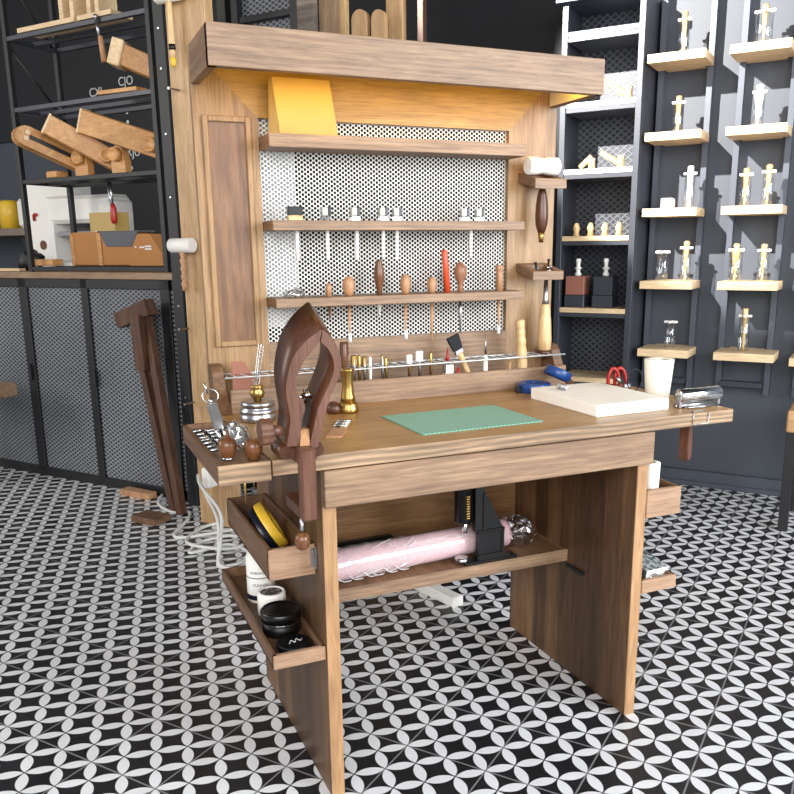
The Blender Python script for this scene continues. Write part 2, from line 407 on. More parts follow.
# side trays on the left leg and right leg
def side_tray(xa, xb, ya, yb, za, zb, lab, t=.009, fr='tray_x'):
    b = MB().use('tray').box(xa, xa+t, ya, yb, za, zb).box(xb-t, xb, ya, yb, za, zb).box(xa, xb, yb-t, yb, za, zb).box(xa, xb, ya, yb, za, za+.007)
    b.use(fr).box(xa, xb, ya-.002, ya+t, za, zb)
    return b.build('side_tray', None, BN, label=lab)
ul = side_tray(-.098, -.001, .057, .452, .486, .551, 'upper tray hung on the left leg panel')
side_tray(-.110, -.001, .007, .515, .318, .348, 'lower tray hung on the left leg panel')
side_tray(LP+.001, .8905, 0.0, .40, .508, .576, 'upper tray hung on the right leg panel')
side_tray(LP+.001, .893, 0.0, .40, .318, .352, 'lower tray hung on the right leg panel')
MB().box(-.004, 0, .045, .056, .50, .548, .001).box(-.012, -.004, .047, .0555, .505, .543, .001).build('bracket', 'steel', BN)
MB().lathe([(0, .012), (.01, .012), (.012, .006)], (.74, .533, .50), (0, -1, 0), 10).lathe([(0, .006), (.008, .006)], (.722, .533, .517), (0, -1, 0), 8).lathe([(0, .006), (.008, .006)], (.722, .533, .485), (0, -1, 0), 8).build('bracket', 'blkgl', BN)
MB().box(.751, LP-PT-.0005, .185, .262, .301, .310, .001).build('shelf_support', 'black', BN)
# back frame
FY0, FY1 = .574, .598
FX0, FX1, PX0, PX1, PZ0, PZ1, FZ1 = -.0966, .8885, .0545, .7398, .9034, 1.4357, 1.5835
b = MB().use('frame_z')
b.prism([(FX0, FY0, .755), (PX0, FY0, .755), (PX0, FY0, PZ1), (FX0, FY0, FZ1)], (0, FY1-FY0, 0))
b.build('frame_stile', None, BN)
b = MB().use('frame_z').prism([(FX1, FY0, .755), (FX1, FY0, FZ1), (PX1, FY0, PZ1), (PX1, FY0, .755)], (0, FY1-FY0, 0)); b.build('frame_stile', None, BN)
MB().prism([(PX0, FY0, PZ1), (PX1, FY0, PZ1), (FX1, FY0, FZ1), (FX0, FY0, FZ1)], (0, FY1-FY0, 0)).build('frame_rail', 'frame_x', BN, label='top rail of the back frame')
MB().box(PX0, PX1, FY0, FY1, .755, PZ0, .001).build('frame_rail', 'bx', BN, label='bottom rail of the back frame')
MB().plane([(PX0-.001, .586, PZ0-.001), (PX1+.001, .586, PZ0-.001), (PX1+.001, .586, PZ1+.001), (PX0-.001, .586, PZ1+.001)]).build('perforated_panel', 'perf', BN)
MB().use('backing').box(.148, PX1+.02, .603, .607, PZ0-.02, PZ1+.02, 0).use('back_pale').box(PX0-.02, .148, .594+.006, .604, .94, PZ1+.02, 0).use('backing').box(PX0-.02, .148, .603, .607, PZ0-.02, .94, 0).build('back_board', None, BN)
# raised moulding with the dark inset panel on the left stile
ix0, ix1, iz0, iz1, mw = -.0785, .0355, .9005, 1.4355, .0135
b = MB().use('frame_z')
for a in ((ix0, ix0+mw, iz0, iz1), (ix1-mw, ix1, iz0, iz1), (ix0+mw, ix1-mw, iz0, iz0+mw), (ix0+mw, ix1-mw, iz1-mw, iz1)): b.box(a[0], a[1], FY0-.009, FY0+.001, a[2], a[3], .002)
pm = b.build('panel_moulding', None, BN)
MB().box(ix0+mw, ix1-mw, FY0-.003, FY0, iz0+mw, iz1-mw, 0).build('inset_panel', 'inset', pm)
# hanging shelves
for za, zb in ((1.362, 1.392), (1.176, 1.1985), (.9945, 1.0165)):
    MB().use('by').box(.0555, PX1, .486, .586, za, zb, .001).use('bx').box(.0558, PX1, .484, .4875, za, zb, .001).build('tool_shelf', None, BN)
for za, zb in ((1.283, 1.308), (1.043, 1.0665)):   # the little shelves slope down towards the front
    b = MB().use('by').box(.770, .789, .488, .575, za, zb, .001).box(.849, .868, .488, .575, za, zb, .001).box(.789, .849, .555, .575, za, zb, .001)
    b.box(.789, .849, .488, .56, za, za+.006, .001).use('bx').box(.770, .868, .484, .4895, za, zb, .001)
    for v in b.bm.verts: v.co.z += (v.co.y-.484)/.09*.021
    b.build('bracket_shelf', None, BN)
# tool trough along the back
b = MB().use('bx').box(-.073, .86, .4456, .4556, .7543, .811, .001).use('by').box(-.073, .86, .4556, .573, .7543, .768, 0)
tr = b.build('tool_trough', None, BN)
prof = [(.573, .7545), (.573, .861), (.545, .861), (.533, .857), (.522, .845), (.513, .825), (.503, .806), (.488, .79), (.468, .774), (.45, .763), (.437, .7545)]
for xa in (-.101, .86):
    MB().prism([(xa, y, z) for y, z in prof], (.028, 0, 0)).build('end_bracket', 'tray', tr)
b = MB()
for yy in (.475, .545):
    b.tube([(-.08, yy, .837), (.2, yy, .836), (.5, yy, .837), (.875, yy, .838)], .0022, 6, 2)
wv = []
for i in range(70): wv.append((-.075+i*.0135, .475+.07*(i % 2), .837))
b.tube(wv, .0012, 5, 1); b.build('wire_rack', 'wire', tr)
# canopy: a box open below, warm strip light inside
CX0, CX1, CY0, CY1, CZ0, CZ1 = -.0966, .8868, .362, .60, 1.5007, 1.584
b = MB().use('bx').box(CX0, CX1, CY0, CY0+.02, CZ0, CZ1, .001)
b.use('by').box(CX0, CX0+.02, CY0+.001, FY0, CZ0, CZ1, .001).box(CX1-.02, CX1, CY0+.001, FY0, CZ0, CZ1, .001).box(CX0+.02, CX1-.02, CY0+.02, FY0, CZ1-.018, CZ1, .001)
cp = b.build('canopy', None, BN)
MB().use('steel').box(-.07, .86, .425, .45, 1.548, 1.566, .001).use('led').box(-.065, .855, .428, .447, 1.545, 1.549, 0).build('light_strip', None, cp)

MB().box(CX1-.022, CX1-.02, CY0+.021, FY0-.001, 1.503, 1.562, 0).build('lining', 'cream', cp)  # pale sheet added so the right end board looks lit
# ------------------------------------------------------------------ the wooden stitching clamp at the bench front
SC = thing('stitching_clamp', 'dark walnut stitching clamp with curved teardrop jaws clamped to the bench front', 'clamp', (-.05, -.05, .7543))
def shear(p, dy):   # jaw section swept back, the crest rising towards the back
    x, z = p; t = max(0, min(1, (z-.80)/.19)); return (x-.002*t, -.06+dy, z+.044*t*dy/.08)
def cr(P, k=5):
    out = []
    for i in range(len(P)-1):
        p0, p1, p2, p3 = [Vector(q) for q in (P[max(i-1, 0)], P[i], P[i+1], P[min(i+2, len(P)-1)])]
        for j in range(k):
            t = j/k; q = .5*((2*p1)+(p2-p0)*t+(2*p0-5*p1+4*p2-p3)*t*t+(3*p1-p0-3*p2+p3)*t**3); out.append((q.x, q.y))
    return out+[P[-1]]
JL_out = cr([(-.0055, .993), (-.033, .976), (-.058, .950), (-.071, .921), (-.077, .890), (-.075, .862), (-.072, .835), (-.076, .812), (-.081, .786)])
JL_in = cr([(-.0115, .971), (-.040, .940), (-.056, .912), (-.060, .892), (-.053, .876), (-.045, .863), (-.044, .850), (-.049, .838), (-.054, .812), (-.060, .786)])
JR_out = cr([(-.0045, .993), (.009, .98), (.019, .966), (.028, .938), (.0225, .906), (.006, .874), (-.006, .843), (-.013, .812), (-.024, .779)])
JR_in = cr([(-.0085, .971), (.006, .955), (.0135, .935), (.012, .912), (-.003, .881), (-.019, .852), (-.027, .825), (-.040, .779)])
for o_, i_ in ((JL_out, JL_in), (JR_out, JR_in)):
    pl = o_+i_[::-1]; b = MB().use('walnut')
    a = [b.bm.verts.new(shear(p, 0)) for p in pl]; c = [b.bm.verts.new(shear(p, .08)) for p in pl]; n = len(pl)
    no = len(o_); ni = len(i_); m = min(no, ni)
    # faces of the section as strips between outer and inner edges
    def strip(vs):
        O = vs[:no]; I = vs[no:][::-1]; i = j = 0
        while i < no-1 or j < ni-1:
            if j >= ni-1 or (i < no-1 and (i+1)/(no-1) <= (j+1)/(ni-1)): f = (O[i], O[i+1], I[j]); i += 1
            else: f = (O[i], I[j+1], I[j]); j += 1
            b.bm.faces.new(f)
    b.use('walnut_l'); k0 = len(b.bm.faces); strip(a); b.bm.faces.ensure_lookup_table()
    for f in b.bm.faces: f.material_index = 1
    strip(c)
    for i in range(n):
        f = b.bm.faces.new((a[i], a[(i+1) % n], c[(i+1) % n], c[i])); f.material_index = 0; f.smooth = i not in (no-1, n-1)
    b.build('jaw', None, SC)
b = MB().use('walnut_l'); b.box(-.066, -.037, -.092, -.068, .65, .786, .004)
b.use('walnut').box(-.0655, -.0375, -.0685, -.024, .7543, .786, .002).box(-.071, -.019, -.056, .024, .755, .785, .006)
b.box(-.066, -.037, -.069, .02, .65, .676, .003)
b.lathe([(0, .012), (.02, .016), (.06, .016), (.075, .012)], (-.077, -.048, .772), (0, 1, 0), 14).lathe([(0, .012), (.02, .016), (.06, .016), (.075, .012)], (-.020, -.048, .771), (0, 1, 0), 14)
b.use('tan').prism([(-.058, -.066, .7855), (-.040, -.066, .7855), (-.034, -.045, .812), (-.050, -.045, .812)], (0, .03, 0))  # pale wedge added for the lit reflection on top of the post
b.build('base', None, SC)
b = MB().use('steel').rod((-.063, -.072, .618), (-.063, -.072, .655), .0035)
b.use('turned').lathe([(0, .008), (.004, .0125), (.018, .0145), (.026, .0125), (.032, .006)], (-.063, -.072, .593), (0, 0, 1), 14).build('screw', None, SC)
b = MB().use('walnut_l'); pr = []
for i in range(48):
    a = 2*PI*i/48; r = .0235+.0013*math.cos(8*a); pr.append((-.126, -.045+r*math.cos(a), .8145+r*math.sin(a)))
b.prism(pr, (.021, 0, 0)).lathe([(0, .012), (.02, .009)], (-.106, -.045, .8145), (1, 0, 0), 12).build('knob', None, SC)
b = MB().rod((-.06, -.01, .866), (.0, -.01, .866), .004).rod((-.03, -.012, .854), (-.03, -.012, .88), .0032).rod((-.036, -.014, .868), (-.02, -.02, .872), .0055); b.build('bolt', 'chrome', SC)

# ------------------------------------------------------------------ on the desktop
DT = .7543
b = MB(); b.box(-.149, .149, -.109, .109, 0, .003, .001); cm = b.build('cutting_mat', 'green', None, (0, 0, 0)); cm.location = (.382, .156, DT); cm.rotation_euler = (0, 0, math.radians(1.2))
tag(cm, 'green gridded cutting mat lying on the middle of the desktop', 'cutting mat')
b = MB(); b.box(-.104, .104, -.137, .137, 0, .028, .002); cb = b.build('cutting_board', 'cream', None); cb.location = (.768, .176, DT); cb.rotation_euler = (0, 0, math.radians(.6))
tag(cb, 'thick white plastic cutting board on the right of the desktop', 'cutting board')
b = MB(); sp = [(.712+.006*math.cos(i*.9), .225+i*.0011, DT+.0355+.006*math.sin(i*.9)) for i in range(36)]; b.tube(sp, .0014, 5, 2)
tag(b.build('spring', 'steel', None, (.712, .24, DT+.028)), 'small coiled steel spring lying on the white cutting board', 'spring')
# spirit lamp
t = thing('spirit_lamp', 'silver and brass spirit lamp with clear glass tube, behind the left tool tray', 'lamp', (-.033, .352, DT))
MB().use('steel').lathe([(0, .039), (.004, .041), (.014, .041), (.017, .038), (.021, .0405), (.027, .0405), (.030, .036), (.034, .036), (.036, .0385), (.044, .0385), (.046, .034)], (-.033, .352, DT), n=28).build('base', None, t)
MB().lathe([(0, .009), (.006, .009), (.008, .013), (.014, .016), (.022, .016), (.028, .012), (.031, .014), (.036, .014)], (-.033, .352, DT+.045), n=18).build('burner', 'brass', t)
b = MB(); b.lathe([(0, .006), (.01, .008), (.03, .0075), (.095, .0075)], (-.035, .352, DT+.078), (.18, .02, 1), 14, cap=False).rod((-.033, .352, DT+.08), (-.022, .352, DT+.165), .003, .002, 8); b.build('tube', 'glass', t)
# brass stand
t = thing('brass_stand', 'polished brass column stand on the desktop right of the clamp', 'stand', (.183, .352, DT))
MB().lathe([(0, .024), (.003, .0255), (.012, .0255), (.016, .023), (.022, .0235), (.026, .018)], (.183, .352, DT), n=24).build('base', 'brass', t)
MB().lathe([(.0, .018), (.01, .017), (.03, .0135), (.05, .013), (.065, .0155), (.075, .0175), (.078, .018), (.079, .013)], (.183, .352, DT+.0255), n=24).build('column', 'brass', t)
b = MB(); b.lathe([(0, .013), (.004, .017), (.013, .018), (.022, .014), (.028, .007)], (.147, .352, DT), n=14); tag(b.build('edge_burnisher', 'walnut', None, (.147, .352, DT)), 'small dark turned wooden knob beside the brass column stand', 'knob')
# metal stamp card
b = MB().use('tan').prism([(.048, .112, DT), (.078, .098, DT), (.116, .168, DT), (.086, .182, DT)], (0, 0, .004)).use('brass').prism([(.0862, .1824, DT), (.1162, .1684, DT), (.158, .249, DT), (.128, .259, DT)], (0, 0, .003))
for i in range(4):
    f = .2+.2*i; b.use('steel').rod((.0862+f*.042, .184+f*.075, DT+.0045), (.1135+f*.042, .171+f*.079, DT+.0045), .003, n=6)
tag(b.build('stamp_card', None, None, (.1, .17, DT)), 'small tan card with brass letter stamps lying beside the clamp', 'stamp set')
# blue tape dispensers
t = thing('tape_dispenser', 'blue round tape dispenser lying flat behind the white board', 'dispenser', (.727, .398, DT))
MB().lathe([(0, .041), (.003, .044), (.022, .044), (.025, .041), (.025, .026), (.014, .024), (.014, .002)], (.727, .398, DT), n=28, cap=False).build('case', 'blue', t)
MB().lathe([(.004, .021), (.019, .021)], (.727, .398, DT), n=18).build('roll', 'blk', t); MB().box(.668, .692, .388, .402, DT, DT+.02, .004).build('cutter', 'navy', t)
t = thing('tape_dispenser', 'blue round tape dispenser leaning on edge by the right trough bracket', 'dispenser', (.808, .40, DT))
b = MB().lathe([(0, .034), (.003, .037), (.022, .037), (.025, .034), (.025, .02), (.0, .02)], (.792, .392, DT+.034), (.42, -.05, .9), 28, cap=False); b.build('case', 'blue', t)
MB().lathe([(.003, .019), (.02, .019)], (.792, .392, DT+.034), (.42, -.05, .9), 18).build('roll', 'blk', t)
# paper roll, pliers, roller
b = MB().use('paper').lathe([(0, .028), (.001, .029), (.099, .0365), (.101, .0355), (.101, .015), (.06, .014)], (.946, .168, DT), n=28, cap=False)
tag(b.build('paper_roll', None, None, (.946, .168, DT)), 'upright white tapered roll standing on the right arm of the desktop', 'roll')
t = thing('pliers', 'red handled pliers propped behind the white cutting board', 'pliers', (0.946, .345, DT))
for k in (0, 1):
    dx = .022*k; b = MB().tube([(0.941+dx, .36, DT+.006), (0.938+dx, .358, DT+.03), (0.948+dx, .356, DT+.052), (0.962+dx, .354, DT+.046), (0.970+dx, .352, DT+.022), (0.972+dx, .35, DT+.006)], .0048, 8, 5); b.build('handle', 'red', t)
MB().rod((0.971, .348, DT+.012), (0.961, .352, DT+.03), .006).box(.976, .998, .336, .344, DT, DT+.012, .002).build('head', 'steel', t)
b = MB().tube([(.968+.024*math.cos(a), .285, DT+.03+.029*math.sin(a)) for a in [2*PI*i/14 for i in range(14)]], .0017, 6, 3, closed=True)
tag(b.build('wire_ring', 'black', None, (.968, .285, DT)), 'black wire coil standing between red pliers and white roll', 'wire')
t = thing('glue_roller', 'chrome hand roller lying at the right end of the desktop', 'roller', (.963, .05, DT))
b = MB().lathe([(0, .008), (0, .015), (.003, .0165), (.123, .0165), (.126, .015), (.126, .008)], (.905, .045, DT+.0285), (1, .02, 0), 24); b.build('drum', 'chrome', t)
b = MB().box(.915, 1.005, .03, .075, DT, DT+.004, .001).box(.903, .91, .036, .055, DT, DT+.03, .002).box(1.026, 1.032, .04, .058, DT, DT+.03, .002).rod((.90, .05, DT+.004), (1.03, .05, DT+.004), .004).rod((.915, .022, DT+.004), (1.0, .02, DT+.004), .0028); b.build('frame', 'steel', t)
b = MB().tube([(0.888, -.0245, .732), (0.891, -.0255, .7525), (0.896, -.01, .7565), (0.930, -.01, .7565), (0.935, -.0255, .7525), (0.934, -.0255, .7285), (0.890, -.0255, .729)], .0012, 5, 1)
tag(b.build('wire_clip', 'steel', None, (.91, -.02, .7543)), 'thin steel wire clip hooked over the front edge below the chrome roller', 'clip')
t = thing('strop_paddle', 'dark brown leather paddle hanging under the right arm of the desktop', 'paddle', (.952, .05, .7243))
pp = [(-.012, 0), (.012, 0), (.016, -.045), (.019, -.082), (.017, -.098), (.009, -.106), (-.004, -.107), (-.013, -.1), (-.0165, -.075)]
b = MB().use('walnut').prism([(.952+x, .05, .7243+z) for x, z in pp], (0, .02, 0)); b.turn(R3('Z', 32), (.952, .05, .7)); b.build('blade', None, t)
b = MB().use('walnut_l').prism([(.952+x*.95, .0475, .7243+z*.97) for x, z in pp], (0, .0025, 0)); b.turn(R3('Z', 32), (.952, .05, .7)); b.build('leather_face', None, t)

# ------------------------------------------------------------------ in the left tool tray
for i, (x, y, ti, lab, h) in enumerate(((-.17, .028, 0, 'dark turned awl knob standing left in the tool tray front', 1), (-.126, .012, 0, 'round brown awl knob standing right in the tool tray front', .85))):
    t = thing('awl', lab, 'awl', (x, y, DT), group=None)
    if i == 0: pf = [(0, .0105), (.006, .0105), (.008, .0125), (.018, .0165), (.03, .0178), (.037, .015), (.04, .011), (.043, .006), (.05, .003), (.056, .0022)]
    else: pf = [(0, .0115), (.006, .0115), (.008, .0135), (.018, .0175), (.028, .0175), (.035, .0135), (.039, .0075)]
    MB().lathe(pf, (x, y, DT-.002), n=20).build('handle', 'turned', t)
    MB().lathe([(0, .0112), (.005, .0112)], (x, y, DT-.002), n=18).build('ferrule', 'steel' if i == 0 else 'tan', t)
    MB().lathe([(0, .0008), (.03, .0028), (.06, .0034)], (x+(.03 if i == 0 else .0), y+.01, .66 if i == 0 else .69), n=8).build('blade', 'brass', t)
for r in range(8):
    for c in range(2):
        x = -.172+c*.03+.002*random.random(); y = .372-.032*r-.012*random.random()
        if y < .118: continue
        b = MB().lathe([(0, .0035), (.004, .0052), (.018, .0052), (.022, .0038)], (0, -.002, .005), (1, random.uniform(-.2, .2), .12), 8)
        o = b.build('punch_tip', 'steel', None); o.location = (x-.012, y-.01, .735)
        tag(o, 'short steel punch tip lying in the lined tool tray', 'punch', 'punch tips in the tool tray')
t = thing('key_ring_tool', 'silver tool standing in the tool tray, hung with a split key ring', 'tool', (-.14, .20, .735))
b = MB().box(-.151, -.129, .195, .207, .775, .832, .003); b.turn(R3('Y', -14), (-.14, .2, .735)); b.build('body', 'steel', t)
b = MB().rod((-.146, .2, .735), (-.146, .2, .78), .004).rod((-.134, .2, .735), (-.134, .2, .78), .004).rod((-.14, .2, .832), (-.14, .2, .842), .004); b.turn(R3('Y', -14), (-.14, .2, .735)); b.build('jaw', 'chrome', t)
MB().tube([(-.165+.016*math.cos(a), .2+.004*math.sin(a), .845+.013*math.sin(a)) for a in [2*PI*i/12 for i in range(12)]], .0014, 6, 3, closed=True).rod((-.17, .2, .85), (-.176, .2, .872), .0022).build('ring', 'chrome', t)
b = MB().ball((-.125, .15, .766), .02, .065, .028, 20).crumple(.012, 55); tag(b.build('plastic_bag', 'frost', None, (-.125, .15, .735)), 'crumpled clear plastic bag lying among the punches in the tool tray', 'bag')

# ------------------------------------------------------------------ on the side trays
t = thing('label_bottle', 'white bottle with grey printed label in the lower left tray', 'bottle', (-.050, .343, .3255))
MB().lathe([(0, .031), (.003, .033), (.108, .033), (.118, .028), (.124, .014), (.138, .014)], (-.050, .343, .3255), n=28).build('body', 'white', t)
MB().lathe([(0, .0333), (.012, .0333)], (-.050, .343, .334), n=28, cap=False).build('band', 'navy', t)
MB().lathe([(0, .0334), (.002, .0334)], (-.050, .343, .388), n=28, cap=False).build('band', 'navy', t)
def text(body, size, loc, rot, mat, name, parent=None, ext=.0002):
    c = bpy.data.curves.new(name, 'FONT'); c.body = body; c.size = size; c.extrude = ext; c.align_x = 'CENTER'; c.align_y = 'CENTER'
    tmp = bpy.data.objects.new(name, c); COL.objects.link(tmp)
    dg = bpy.context.evaluated_depsgraph_get(); me = bpy.data.meshes.new_from_object(tmp.evaluated_get(dg)); bpy.data.objects.remove(tmp)
    me.materials.clear(); me.materials.append(M[mat]); o = bpy.data.objects.new(name, me); COL.objects.link(o)
    o.location = loc; o.rotation_euler = rot
    if parent is not None:
        o.parent = parent; o.location = Vector(loc)-Vector(parent['_o'])
    return o
def wrap_text(body, size, base, r, z, mat, parent, ang):
    o = text(body, size, base, (0, 0, 0), mat, 'lettering', parent)
    for v in o.data.vertices:
        a = ang+v.co.x/r; rr = r+.0003+v.co.z; v.co = Vector((rr*math.sin(a), -rr*math.cos(a), v.co.y))
    o.location = Vector((base[0], base[1], z))-Vector(parent['_o']); return o
wrap_text('KARNAUBA', .0085, (-.050, .343, 0), .0332, .402, 'print', t, -.28)
wrap_text('CLEANER', .0085, (-.050, .343, 0), .0332, .372, 'print', t, -.28)
t = thing('wax_jar', 'short white jar with dark speckled top in the lower left tray', 'jar', (-.048, .252, .3255))
MB().lathe([(0, .03), (.003, .0325), (.05, .0325), (.055, .03), (.055, .025), (.051, .024)], (-.048, .252, .3255), n=28, cap=False).build('body', 'white', t)
MB().lathe([(0, .0245), (.002, .0245)], (-.048, .252, .3765), n=24).build('contents', 'grains', t)
t = thing('wax_tin', 'round black tin with a silver band in the lower left tray', 'tin', (-.0535, .155, .3255))
MB().lathe([(0, .038), (.002, .040), (.03, .040)], (-.0535, .155, .3255), n=30).build('body', 'blkgl', t)
MB().lathe([(0, .042), (.003, .042)], (-.0535, .155, .3535), n=30).build('band', 'steel', t)
MB().lathe([(0, .0435), (.02, .0435), (.023, .041), (.023, .037), (.021, .036)], (-.0535, .155, .3565), n=30).build('lid', 'blk', t)
t = thing('jar_lid', 'loose glossy black lid lying at the front of the lower left tray', 'lid', (-.050, .070, .3255))
MB().lathe([(0, .034), (.003, .036), (.012, .036), (.015, .033), (.015, .030), (.0145, .0295)], (-.050, .070, .3255), n=30).build('rim', 'blkgl', t)
b = MB(); b.tube([(-.062, .06, .341), (-.055, .073, .341), (-.049, .063, .341), (-.043, .077, .341), (-.037, .067, .341), (-.031, .075, .341)], .0009, 4, 4); b.build('marking', 'chalk', t)
t = thing('tape_roll', 'yellow labelled tape roll standing on edge in the upper left tray', 'tape', (-.05, .23, .493))
AX = (.84, -.12, .5)
MB().lathe([(0, .056), (.019, .056), (.019, .03), (.0, .03)], (-.056, .225, .542), AX, 30, cap=False).build('tape', 'yellow', t)
MB().lathe([(0, .055), (.014, .055), (.014, .026), (0, .026)], (-.0685, .2268, .5346), AX, 30, cap=False).build('core', 'navy', t)
b = MB().lathe([(0, .017), (.112, .0195), (.114, .019), (.114, .008)], (.838, .045, .5155), n=22, cap=False)
tag(b.build('thread_cone', 'paper', None, (.842, .045, .5155)), 'white thread cone standing in the upper right side tray', 'spool')
b = MB().box(.822, .888, .03, .19, .352, .376, .001); b.turn(R3('Z', 3)@R3('X', 12), (.84, .1, .35))
t = thing('sharpening_stone', 'speckled grey box lying tilted in the lower right side tray', 'stone', (.84, .1, .327)); b.build('stone', 'marble', t)
b = MB().box(.821, .889, .0285, .0305, .352, .3765, .001); b.turn(R3('Z', 3)@R3('X', 12), (.84, .1, .35)); b.build('end_label', 'white', t)
b = MB().ball((.85, .045, .341), .03, .03, .012, 16).crumple(.008, 70); tag(b.build('plastic_bag', 'frost', None, (.85, .045, .326)), 'crumpled silver plastic bag in the lower right side tray', 'bag')

# ------------------------------------------------------------------ on the shelves of the back frame
t = thing('tent_board', 'honey coloured folded board standing like a tent on the top shelf', 'board', (.14, .52, 1.392))
b = MB().prism([(.0865, .500, 1.3925), (.2275, .497, 1.3925), (.2205, .532, 1.521), (.0815, .534, 1.521)], (0, .004, 0)); b.build('front_leaf', 'easel', t)
b = MB().prism([(.069, .535, 1.3925), (.0855, .503, 1.3925), (.0815, .536, 1.521), (.076, .545, 1.521)], (.002, .003, 0)); b.build('side_leaf', 'easel', t)
# stamp brushes on the middle shelf: block on top, pale stick hanging below
def dauber(x, stick, lab, wide=False):
    t = thing('dauber', lab, 'dauber', (x, .525, 1.1985), group='daubers on the middle shelf')
    w = .018 if wide else .012
    MB().box(x-w, x+w, .515, .533, 1.1985, 1.211, .002).build('foot', 'pale' if wide else 'frost', t)
    MB().box(x-w+.001, x+w*.35, .517, .531, 1.211, 1.231, .001).build('block', 'dull', t)
    MB().box(x+(-w if wide else w*.35), x+w, .516, .532, 1.212, 1.232, .001).build('pad', 'blk', t)
    if stick is not None: MB().lathe([(0, .0042), (.07, .005), (.0715, .004)], (x+stick, .525, 1.1045), n=10).build('stick', 'cream', t)
    return t
dz = ['leftmost of the daubers on the middle shelf, with a wide black pad', 'second dauber from the left on the middle shelf, grey block with white stick', 'third dauber from the left on the middle shelf, grey block with white stick', 'fourth dauber from the left on the middle shelf, above the dark tall awl', 'fifth dauber from the left on the middle shelf, close beside the fourth', 'sixth dauber on the middle shelf, right of the empty stretch', 'rightmost dauber on the middle shelf']
for i, x in enumerate((.121, .199, .275, .350, .388, .58, .624)): dauber(x, (.004, .003, .004, .0, .0, .02, None)[i], dz[i], i == 0)
# handled awls hanging in the lower shelf
Z3 = 1.0165
def awl(x, lab, prof, mat, blen, bmat='steel', tip=None, group='awls in the lower shelf', dy=.0, name='awl', tilt=0):
    t = thing(name, lab, 'awl' if name == 'awl' else name.split('_')[-1], (x, .53, Z3), group=group)
    b = MB().lathe(prof, (x, .53, Z3), n=16); b.turn(R3('Y', tilt), (x, .53, Z3)); b.build('handle', mat, t)
    if blen:
        MB().lathe([(0, .0018), (blen*.45, .003), (blen*.55, .0045), (blen, .0048)], (x, .53, .9945-blen), n=8).build('shank', bmat, t)
        if tip: MB().lathe([(0, .005), (.022, .005)], (x, .53, .9945-blen-.01), n=8).build('cap', tip, t)
    return t
oval = lambda h, r: [(0, r*.62), (h*.18, r*.8), (h*.5, r), (h*.8, r*.85), (h*.95, r*.5), (h, r*.2)]
awl(.203, 'small stub handled awl, leftmost of the awls in the lower shelf', [(0, .0075), (.02, .0075), (.03, .006), (.032, .002)], 'tan', .035, 'turned')
awl(.256, 'awl with a round pale wooden knob, second from left in the lower shelf', oval(.048, .0165), 'tan', .085, 'tan', 'white')
awl(.339, 'awl with a tall dark brown turned handle in the lower shelf', [(0, .008), (.01, .0065), (.02, .0085), (.04, .0135), (.065, .0125), (.078, .0085), (.083, .0095), (.087, .007)], 'turned', .03, 'white')
awl(.412, 'awl with a round tan wooden knob right of the tall dark handle', oval(.05, .0145), 'tan', .085, 'tan', 'white')
awl(.488, 'awl with a small oval tan knob left of the red stick', oval(.042, .0135), 'tan', .105, 'tan')
awl(.534, 'orange red round stick standing in the lower shelf', [(0, .0085), (.107, .008), (.11, .006)], 'orange', 0, name='sealing_stick', tilt=-5, group='sticks in the lower shelf')
awl(.572, 'awl with a ball topped brown turned handle right of the red stick', [(0, .0095), (.012, .0075), (.026, .0085), (.036, .014), (.05, .0175), (.064, .0165), (.073, .010), (.076, .006), (.079, .004)], 'rosy', .085)
awl(.691, 'awl with a straight pale wooden handle, rightmost in the lower shelf', [(0, .010), (.045, .010), (.052, .0085), (.056, .0115), (.066, .0115), (.068, .009)], 'tan', .085, 'tan', 'white')
b = MB().ball((.116, .53, 1.026), .028, .02, .011, 18).crumple(.009, 80); tag(b.build('plastic_wrap', 'frost', None, (.116, .53, Z3)), 'crumpled clear plastic wrap on the left end of the lower shelf', 'plastic')
# tools in the trough
TZ = .768
def trough(x, h, lab, mat, r=.006, kind='chisel', head=None, hh=0, tilt=0, y=.51, tip=None):
    t = thing(kind, lab, 'tool', (x, y, TZ), group='small tools in the back trough')
    b = MB().lathe([(0, r*.8), (h*.5, r*.8), (h*.6, r), (h*.95, r*.9), (h, r*.5)], (x, y, TZ), n=10); b.turn(R3('Y', tilt), (x, y, TZ)); b.build('shaft', mat, t)
    if head:
        b = MB().box(x-hh, x+hh, y-.004, y+.004, TZ+h*.72, TZ+h, .002); b.turn(R3('Y', tilt), (x, y, TZ)); b.build('head', head, t)
    return t
trough(.232, .135, 'dark brown handled tool standing beside the clamp in the trough', 'turned', .009, 'burnisher', 'walnut', .011)
for i, (x, h, m, hd, hh) in enumerate(((.258, .1, 'steel', 'brass', .008), (.272, .1, 'brass', None, 0), (.286, .095, 'steel', 'brass', .006), (.302, .093, 'cream', None, 0), (.336, .098, 'steel', 'brass', .003), (.346, .09, 'brass', None, 0), (.412, .092, 'brass', 'cream', .008), (.441, .1, 'steel', 'cream', .01), (.475, .096, 'brass', None, 0))):
    trough(x, h, ['brass headed steel tool, first of the row in the back trough', 'thin brass tool, second of the row in the back trough', 'small steel tool with brass head, third in the back trough', 'pale straight tool, fourth of the row in the back trough', 'thin steel tool beside a brass one in the back trough', 'thin brass tool leaning by a steel one in the back trough', 'cream headed tool standing left in the middle of the trough', 'wide cream headed tool standing in the middle of the trough', 'thin brass tool left of the red capped bottle'][i], m, .0045, ['stamp', 'punch', 'chisel', 'pen', 'needle', 'scriber', 'stamp', 'stamp', 'scriber'][i], hd, hh)
t = thing('glue_bottle', 'small white glue bottle with a red cap in the trough', 'bottle', (.524, .51, TZ))
